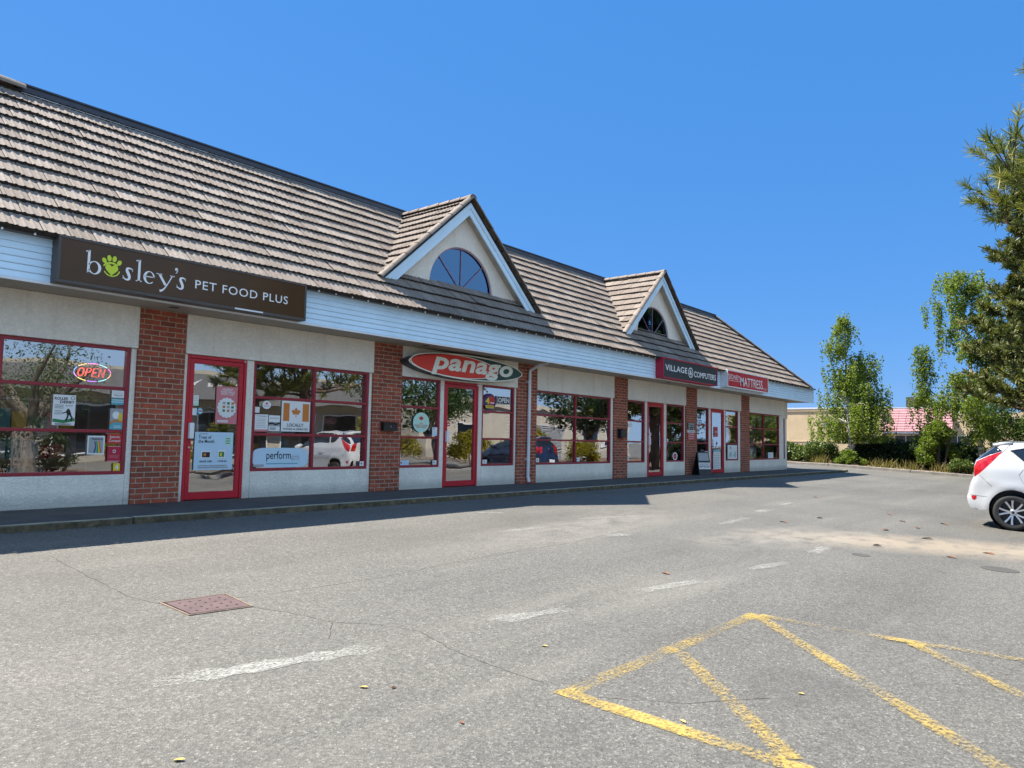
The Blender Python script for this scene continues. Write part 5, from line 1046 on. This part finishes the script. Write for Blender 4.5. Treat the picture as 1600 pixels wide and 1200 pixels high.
bush('shrub', 'low straggly bush at the kerb left of the white car', (38.8, -5.0, gz(-5)+.05), (.6, .9, .75), 4200, L_LAUREL, .09)
g_ = []
for cy_ in (-1.7, -2.1, -3.1, -4.4, -5.7, .9):
    for _ in range(90): g_.append((38.45+abs(random.gauss(0, .3)), cy_+random.gauss(0, .28)))
V = []; Q = []
for x, y in g_:
    h = random.uniform(.15, .55); a = random.uniform(0, 6.28); w_ = .012; dx, dy = math.cos(a)*w_, math.sin(a)*w_; lx, ly = random.gauss(0, .16), random.gauss(0, .16); b = len(V); z = gz(y)+.08
    V += [(x-dx, y-dy, z), (x+dx, y+dy, z), (x+lx*.5+dx*.7, y+ly*.5+dy*.7, z+h*.6), (x+lx*.5-dx*.7, y+ly*.5-dy*.7, z+h*.6), (x+lx+dx*.1, y+ly+dy*.1, z+h), (x+lx-dx*.1, y+ly-dy*.1, z+h)]; Q += [(b, b+1, b+2, b+3), (b+3, b+2, b+4, b+5)]
tag(np_mesh('dry_grass', V, Q, L_DRY, None, rng.uniform(0, 1, len(Q))), 'tufts of dry yellow grass along the planting bed kerb', 'grass', kind='stuff')

def pine(label, loc, H, z0, rad, whorls, nb, leaf, tuftlen, per, tr=.22, extra=(), seed=1, nn=15, nw=.011, twk=1.0):
    random.seed(seed); rs = np.random.default_rng(seed); R_ = empty('pine_tree', loc, label, 'tree'); tk = MB()
    T = limb((0, 0, -.2), (0, 0, 1), H, 0, 12, .03); tk.tube(T, [tr*(1-.85*i/12) for i in range(13)], 10)
    cen = []; dirs = []
    def branch(p, d, L, r, dens_=1.0):
        B_ = limb(p, d, L, .035, 8, .10); tk.tube(B_, [r*(1-.8*k/8) for k in range(9)], 5)
        for k in range(2, 9):
            m = int((2+3.0*per*dens_)*(k/8)**.3)
            for _ in range(m):
                dd = (B_[k]-B_[k-1]).normalized(); sd = Vector((random.gauss(0, 1), random.gauss(0, 1), random.gauss(0, .55)+.25)).normalized(); d2 = (dd*.7+sd).normalized(); l2 = random.uniform(.18, .55)*L*.28*twk; e = B_[k]+d2*l2+Vector((0, 0, .25*l2))
                tk.tube([B_[k], B_[k].lerp(e, .5)+Vector((0, 0, -.02)), e], [.012, .009, .005], 4, caps=False)
                for q in (1.0, .72):
                    cen.append(B_[k].lerp(e, q)); dirs.append((d2+Vector((0, 0, .35))).normalized())
    def zat(z):
        t = max(0, min(.999, z/H))*12; i = int(t); return T[i].lerp(T[i+1], t-i)
    for wv in range(whorls):
        z = z0+(H-.4-z0)*(wv/(whorls-1)); f = (z-z0)/(H-z0)
        for b in range(nb):
            a = 2*PI*(b+random.uniform(-.3, .3))/nb+wv*1.1; L = rad(f)*random.uniform(.65, 1.05)
            branch(zat(z+random.uniform(-.25, .25)), (math.cos(a), math.sin(a), .12+.35*f), L, .06*(1-.6*f))
    for tgt in extra:
        p = zat(tgt[2]-1.0); v = Vector(tgt)-p; B_ = None; branch(p, v+Vector((0, 0, -.16*v.length)), v.length, .06, 1.5)
    tk.build('trunk', BK_PINE, R_, smooth=True)
    c = np.array([tuple(p) for p in cen]); d = np.array([tuple(p) for p in dirs]); n = len(c)
    cc = np.repeat(c, nn, 0); dd = np.repeat(d, nn, 0)+rs.normal(0, .62, (n*nn, 3)); dd /= np.linalg.norm(dd, axis=1)[:, None]; L = tuftlen*rs.uniform(.7, 1.2, n*nn)[:, None]
    s = np.cross(dd, rs.normal(size=(n*nn, 3))); s /= np.linalg.norm(s, axis=1)[:, None]+1e-9; cc = cc-np.repeat(d, nn, 0)*tuftlen*rs.uniform(0, .9, n*nn)[:, None]
    V = np.stack([cc-s*nw/2, cc+s*nw/2, cc+dd*L+s*nw*.3, cc+dd*L-s*nw*.3], 1).reshape(-1, 3)
    tone = np.repeat(np.clip(rs.normal(.5, .2, n), 0, 1), nn)
    np_mesh('crown', V, np.arange(4*n*nn).reshape(-1, 4), leaf, R_, tone); return R_
pine('tall bright green pine whose branches reach over the right edge of the view', (16.3, -14.8, gz(-14.8)), 12.5, 3.4, lambda f: 3.3*(1-f)**.6+.3, 11, 6, L_PINE2, .20, 1.0, .26,
     extra=[(-1.3, 5.50, 6.2), (-1.7, 5.42, 5.95), (-1.0, 5.3, 6.35), (-.9, 4.75, 8.2), (-1.5, 5.40, 5.7), (-1.4, 5.3, 6.05), (-1.1, 5.45, 5.55), (-1.2, 5.2, 5.85), (-.7, 5.3, 5.9), (-.5, 5.0, 6.1)], seed=3, nn=46, nw=.013)
pine('second thick-trunked pine in the parking strip, seen in the shop windows', (19.0, -15.2, gz(-15)), 11.5, 3.6, lambda f: 3.8*(1-f)**.6+.3, 9, 6, L_PINE, .22, .7, .24, seed=5, nn=18, nw=.03)
pine('dark spreading pine with layered branches at the right edge of the lot', (36.5, -9.3, gz(-9.3)), 15.0, 2.9, lambda f: 4.2*(1-f)**.75+.4, 17, 8, L_PINE, .24, 1.0, .24, seed=8, nn=26, nw=.046, twk=1.25)
random.seed(11)
def broadleaf(label, loc, H, rad, leaf, n, size, trunk=.2, fork=1.6, name='broadleaf_tree', lumps=34, group=None):
    R_ = empty(name, loc, label, 'tree', group); tk = MB(); C = []; Rr = []
    T = limb((0, 0, -.2), (random.uniform(-.1, .1), random.uniform(-.1, .1), 1), fork, 0, 5, .08); tk.tube(T, [trunk*(1.2-.4*i/5) for i in range(6)], 10)
    for k in range(7):
        a = 2*PI*k/7+random.uniform(-.3, .3); B_ = limb(T[-1], (math.cos(a)*.8, math.sin(a)*.8, random.uniform(.7, 1.5)), (H-fork)*random.uniform(.7, 1.0), .03, 8, .16); tk.tube(B_, [trunk*.55*(1-.88*i/8) for i in range(9)], 7)
        for i in range(3, 9):
            C.append(tuple(B_[i]+Vector((random.gauss(0, .3), random.gauss(0, .3), random.gauss(0, .25)))*rad*.35)); Rr.append(random.uniform(.22, .40)*rad)
    tk.build('trunk', BK_GREY, R_, smooth=True); P = clumps(np.array(C), Rr, n); V, Q = leaf_quads(P, size, .55)
    np_mesh('crown', V, Q, leaf, R_, np.clip(rng.normal(.5, .23, len(Q)), 0, 1)); return R_
broadleaf('leafy tree behind the white car, filling the gap beside the pink roof', (50.0, -6.6, gz(-6.6)), 5.6, 2.6, L_GREEN, 420, .15, .16, 1.2)
broadleaf('gnarled tree with a thick forked trunk reflected in the pet shop window', (8.4, -16.0, gz(-16)), 6.0, 2.4, L_GREEN, 260, .075, .32, 1.9)
broadleaf('dark broadleaf tree on the verge reflected in the pizza shop windows', (30.0, -19.4, gz(-16)), 8.5, 3.3, L_GREEN, 260, .16, .2, 2.0)
broadleaf('large green tree by the far building reflected in the computer shop windows', (46.5, -20.0, gz(-16)), 8.0, 3.2, L_DARK, 260, .2, .25, 2.2)
broadleaf('green tree at the end of the verge reflected in the last shop windows', (57.5, -19.0, gz(-16)), 7.0, 3.0, L_GREEN, 220, .2, .25, 2.0)
for i, (x, y, e, lb) in enumerate([(12.5, -18.4, (1.5, 1.2, 2.6), 'golden bush nearest the gnarled tree'), (17.2, -18.9, (2.0, 1.3, 3.0), 'large golden bush behind the parking pines'), (25.8, -18.6, (1.9, 1.3, 3.0), 'golden bush behind the silver car'), (31.5, -18.4, (2.0, 1.3, 2.6), 'golden bush behind the dark blue car'), (37.5, -18.9, (2.0, 1.4, 3.4), 'tall golden bush between the far buildings'), (43.0, -18.3, (1.6, 1.2, 2.2), 'smaller golden bush by the far garage')]):
    bush('golden_bush', lb+', seen in the shop windows', (x, y, gz(-16)+.05), e, 700, L_YEL, .15, 'bush', None, lumps=30)
for i, (x, lb) in enumerate([(3.0, 'left end'), (9.8, 'middle')]):
    bush('hedge_shrub', 'dark hedge shrub at the %s of the far verge, seen in the window' % lb, (x, -19.0, gz(-16)+.05), (2.6, 1.0, 1.7), 650, L_DARK, .15, 'shrub')

# ------------------------------------------------------------------ far buildings
TANW = m_stucco('tan_wall', (.68, .52, .32)); BEIGE = m_stucco('beige_wall', (.46, .42, .34))
PINKR = paint('faded_pink_roof', (.38, .185, .20), .8, .18, 3); FG = m_glass('far_window_glass', .2, 1.7, (.2, .22, .25), 0)
fb = empty('tan_building', (62, 3, 0), 'tan flat-roofed restaurant with a faded pink shingle roof beyond the trees', 'building')
def lb_(a, b): return (a[0]-62, a[1]-3, a[2]), (b[0]-62, b[1]-3, b[2])
m_ = MB(); m_.box(*lb_((62, 3.5, -.1), (80, 30, 3.95))); m_.box(*lb_((61.93, 3.45, 3.80), (80, 30, 3.98))); m_.box(*lb_((61.97, 3.45, 1.30), (62.0, 29, 1.40))); m_.build('wall', TANW, fb)
m_ = MB(); m_.box(*lb_((61.9, 3.4, 3.98), (80, 30.1, 4.10))); m_.build('coping', TRIM, fb)
m_ = MB(); m_.box(*lb_((62.6, -16, -.1), (80, 3.44, 3.6))); m_.build('wall', TANW, fb)
m_ = MB()
nr = 9
for i in range(nr):
    t0, t1 = i/nr, (i+1)/nr; x0, x1 = 61.6+1.3*t0, 61.6+1.3*t1; z0, z1 = 2.22+1.78*t0, 2.22+1.78*t1; k = 0
    y = -1.2
    while y < 3.4:
        w_ = .52; m_.add([(x0-62-.05, y-3+.01, z0), (x0-62-.05, y-3+w_-.01, z0), (x1-62, y-3+w_-.01, z1), (x1-62, y-3+.01, z1), (x0-62, y-3+.01, z0-.05), (x0-62, y-3+w_-.01, z0-.05)], [(0, 3, 2, 1), (0, 1, 5, 4)]); y += w_
m_.build('roof', PINKR, fb)
m_ = MB(); m_.box(*lb_((61.62, -1.2, 2.05), (62.59, 3.39, 2.17))); m_.box(*lb_((62.85, -1.2, 4.0), (63.1, 3.39, 4.06))); m_.build('roof_trim', TRIM, fb)
for y0 in (-2.2, -.2, 1.2):
    w_ = MB(); w_.box(*lb_((62.54, y0, .9), (62.59, y0+1.6, 1.95))); fr_ = w_.build('window', TRIM, fb); g_ = MB(); g_.box(*lb_((62.52, y0+.06, .96), (62.539, y0+.78, 1.89))); g_.box(*lb_((62.52, y0+.84, .96), (62.539, y0+1.54, 1.89))); g_.build('pane', DGREY, fr_)
m_ = MB(); m_.box(*lb_((66, 1.0, 4.0), (67.3, 2.65, 5.05))); m_.build('rooftop_unit', DGREY, fb)
m_ = MB(); m_.box(*lb_((61.75, 7.55, 2.55), (61.99, 7.8, 2.95))); m_.build('wall_lamp', ALU, fb)
# building across the lot (seen in the shop windows)
ab = empty('far_building', (20, -32, 0), 'long beige commercial building with a sign band across the lot, seen in the shop windows', 'building')
gz0 = gz(-30)
m_ = MB(); m_.box((-18, -8, gz0), (17, 0, 4.9)); m_.build('wall', BEIGE, ab)
m_ = MB(); m_.box((-18.3, .005, 3.0), (17.3, 1.3, 4.6)); m_.build('sign_band', paint('band_grey', (.19, .19, .19), .6), ab)
m_ = MB(); put_text(m_, 'Peninsula', 1.75, 4.4, 3.84, 4.32, 1.305, 0, .01, .0, 1, True); m_.add([(.6, 1.305, 4.2), (1.05, 1.305, 3.82), (1.6, 1.305, 4.32), (1.1, 1.305, 4.05)], [(0, 1, 2, 3)]); m_.build('lettering', WHITE, ab)
for k in range(9):
    w_ = MB(); x0 = -17+k*3.8; w_.box((x0, .005, gz0+.5), (x0+2.8, .08, 2.4)); fr_ = w_.build('window', TRIM, ab); g_ = MB(); g_.box((x0+.1, .082, gz0+.6), (x0+2.7, .09, 2.3)); g_.build('pane', CGLASS, fr_)
ac = empty('far_building', (55, -31, 0), 'pale flat-roofed building with a wide louvred garage door, seen in the shop windows', 'building')
m_ = MB(); m_.box((-15, -8, gz0), (16, 0, 4.2)); m_.box((-15.1, .005, 3.9), (16.1, .2, 4.25)); m_.build('wall', m_stucco('pale_wall', (.56, .52, .44)), ac)
m_ = MB()
for k in range(22): m_.prism([(-4, .01, gz0+.05+k*.13), (-4, .09, gz0+.07+k*.13), (-4, .01, gz0+.17+k*.13)], (7.5, 0, 0))
m_.build('garage_door', GREYP, ac)
for x0 in (-12, 6, 10.5):
    w_ = MB(); w_.box((x0, .005, .6), (x0+3, .07, 2.4)); fr_ = w_.build('window', TRIM, ac); g_ = MB(); g_.box((x0+.1, .072, .7), (x0+2.9, .08, 2.3)); g_.build('pane', CGLASS, fr_)
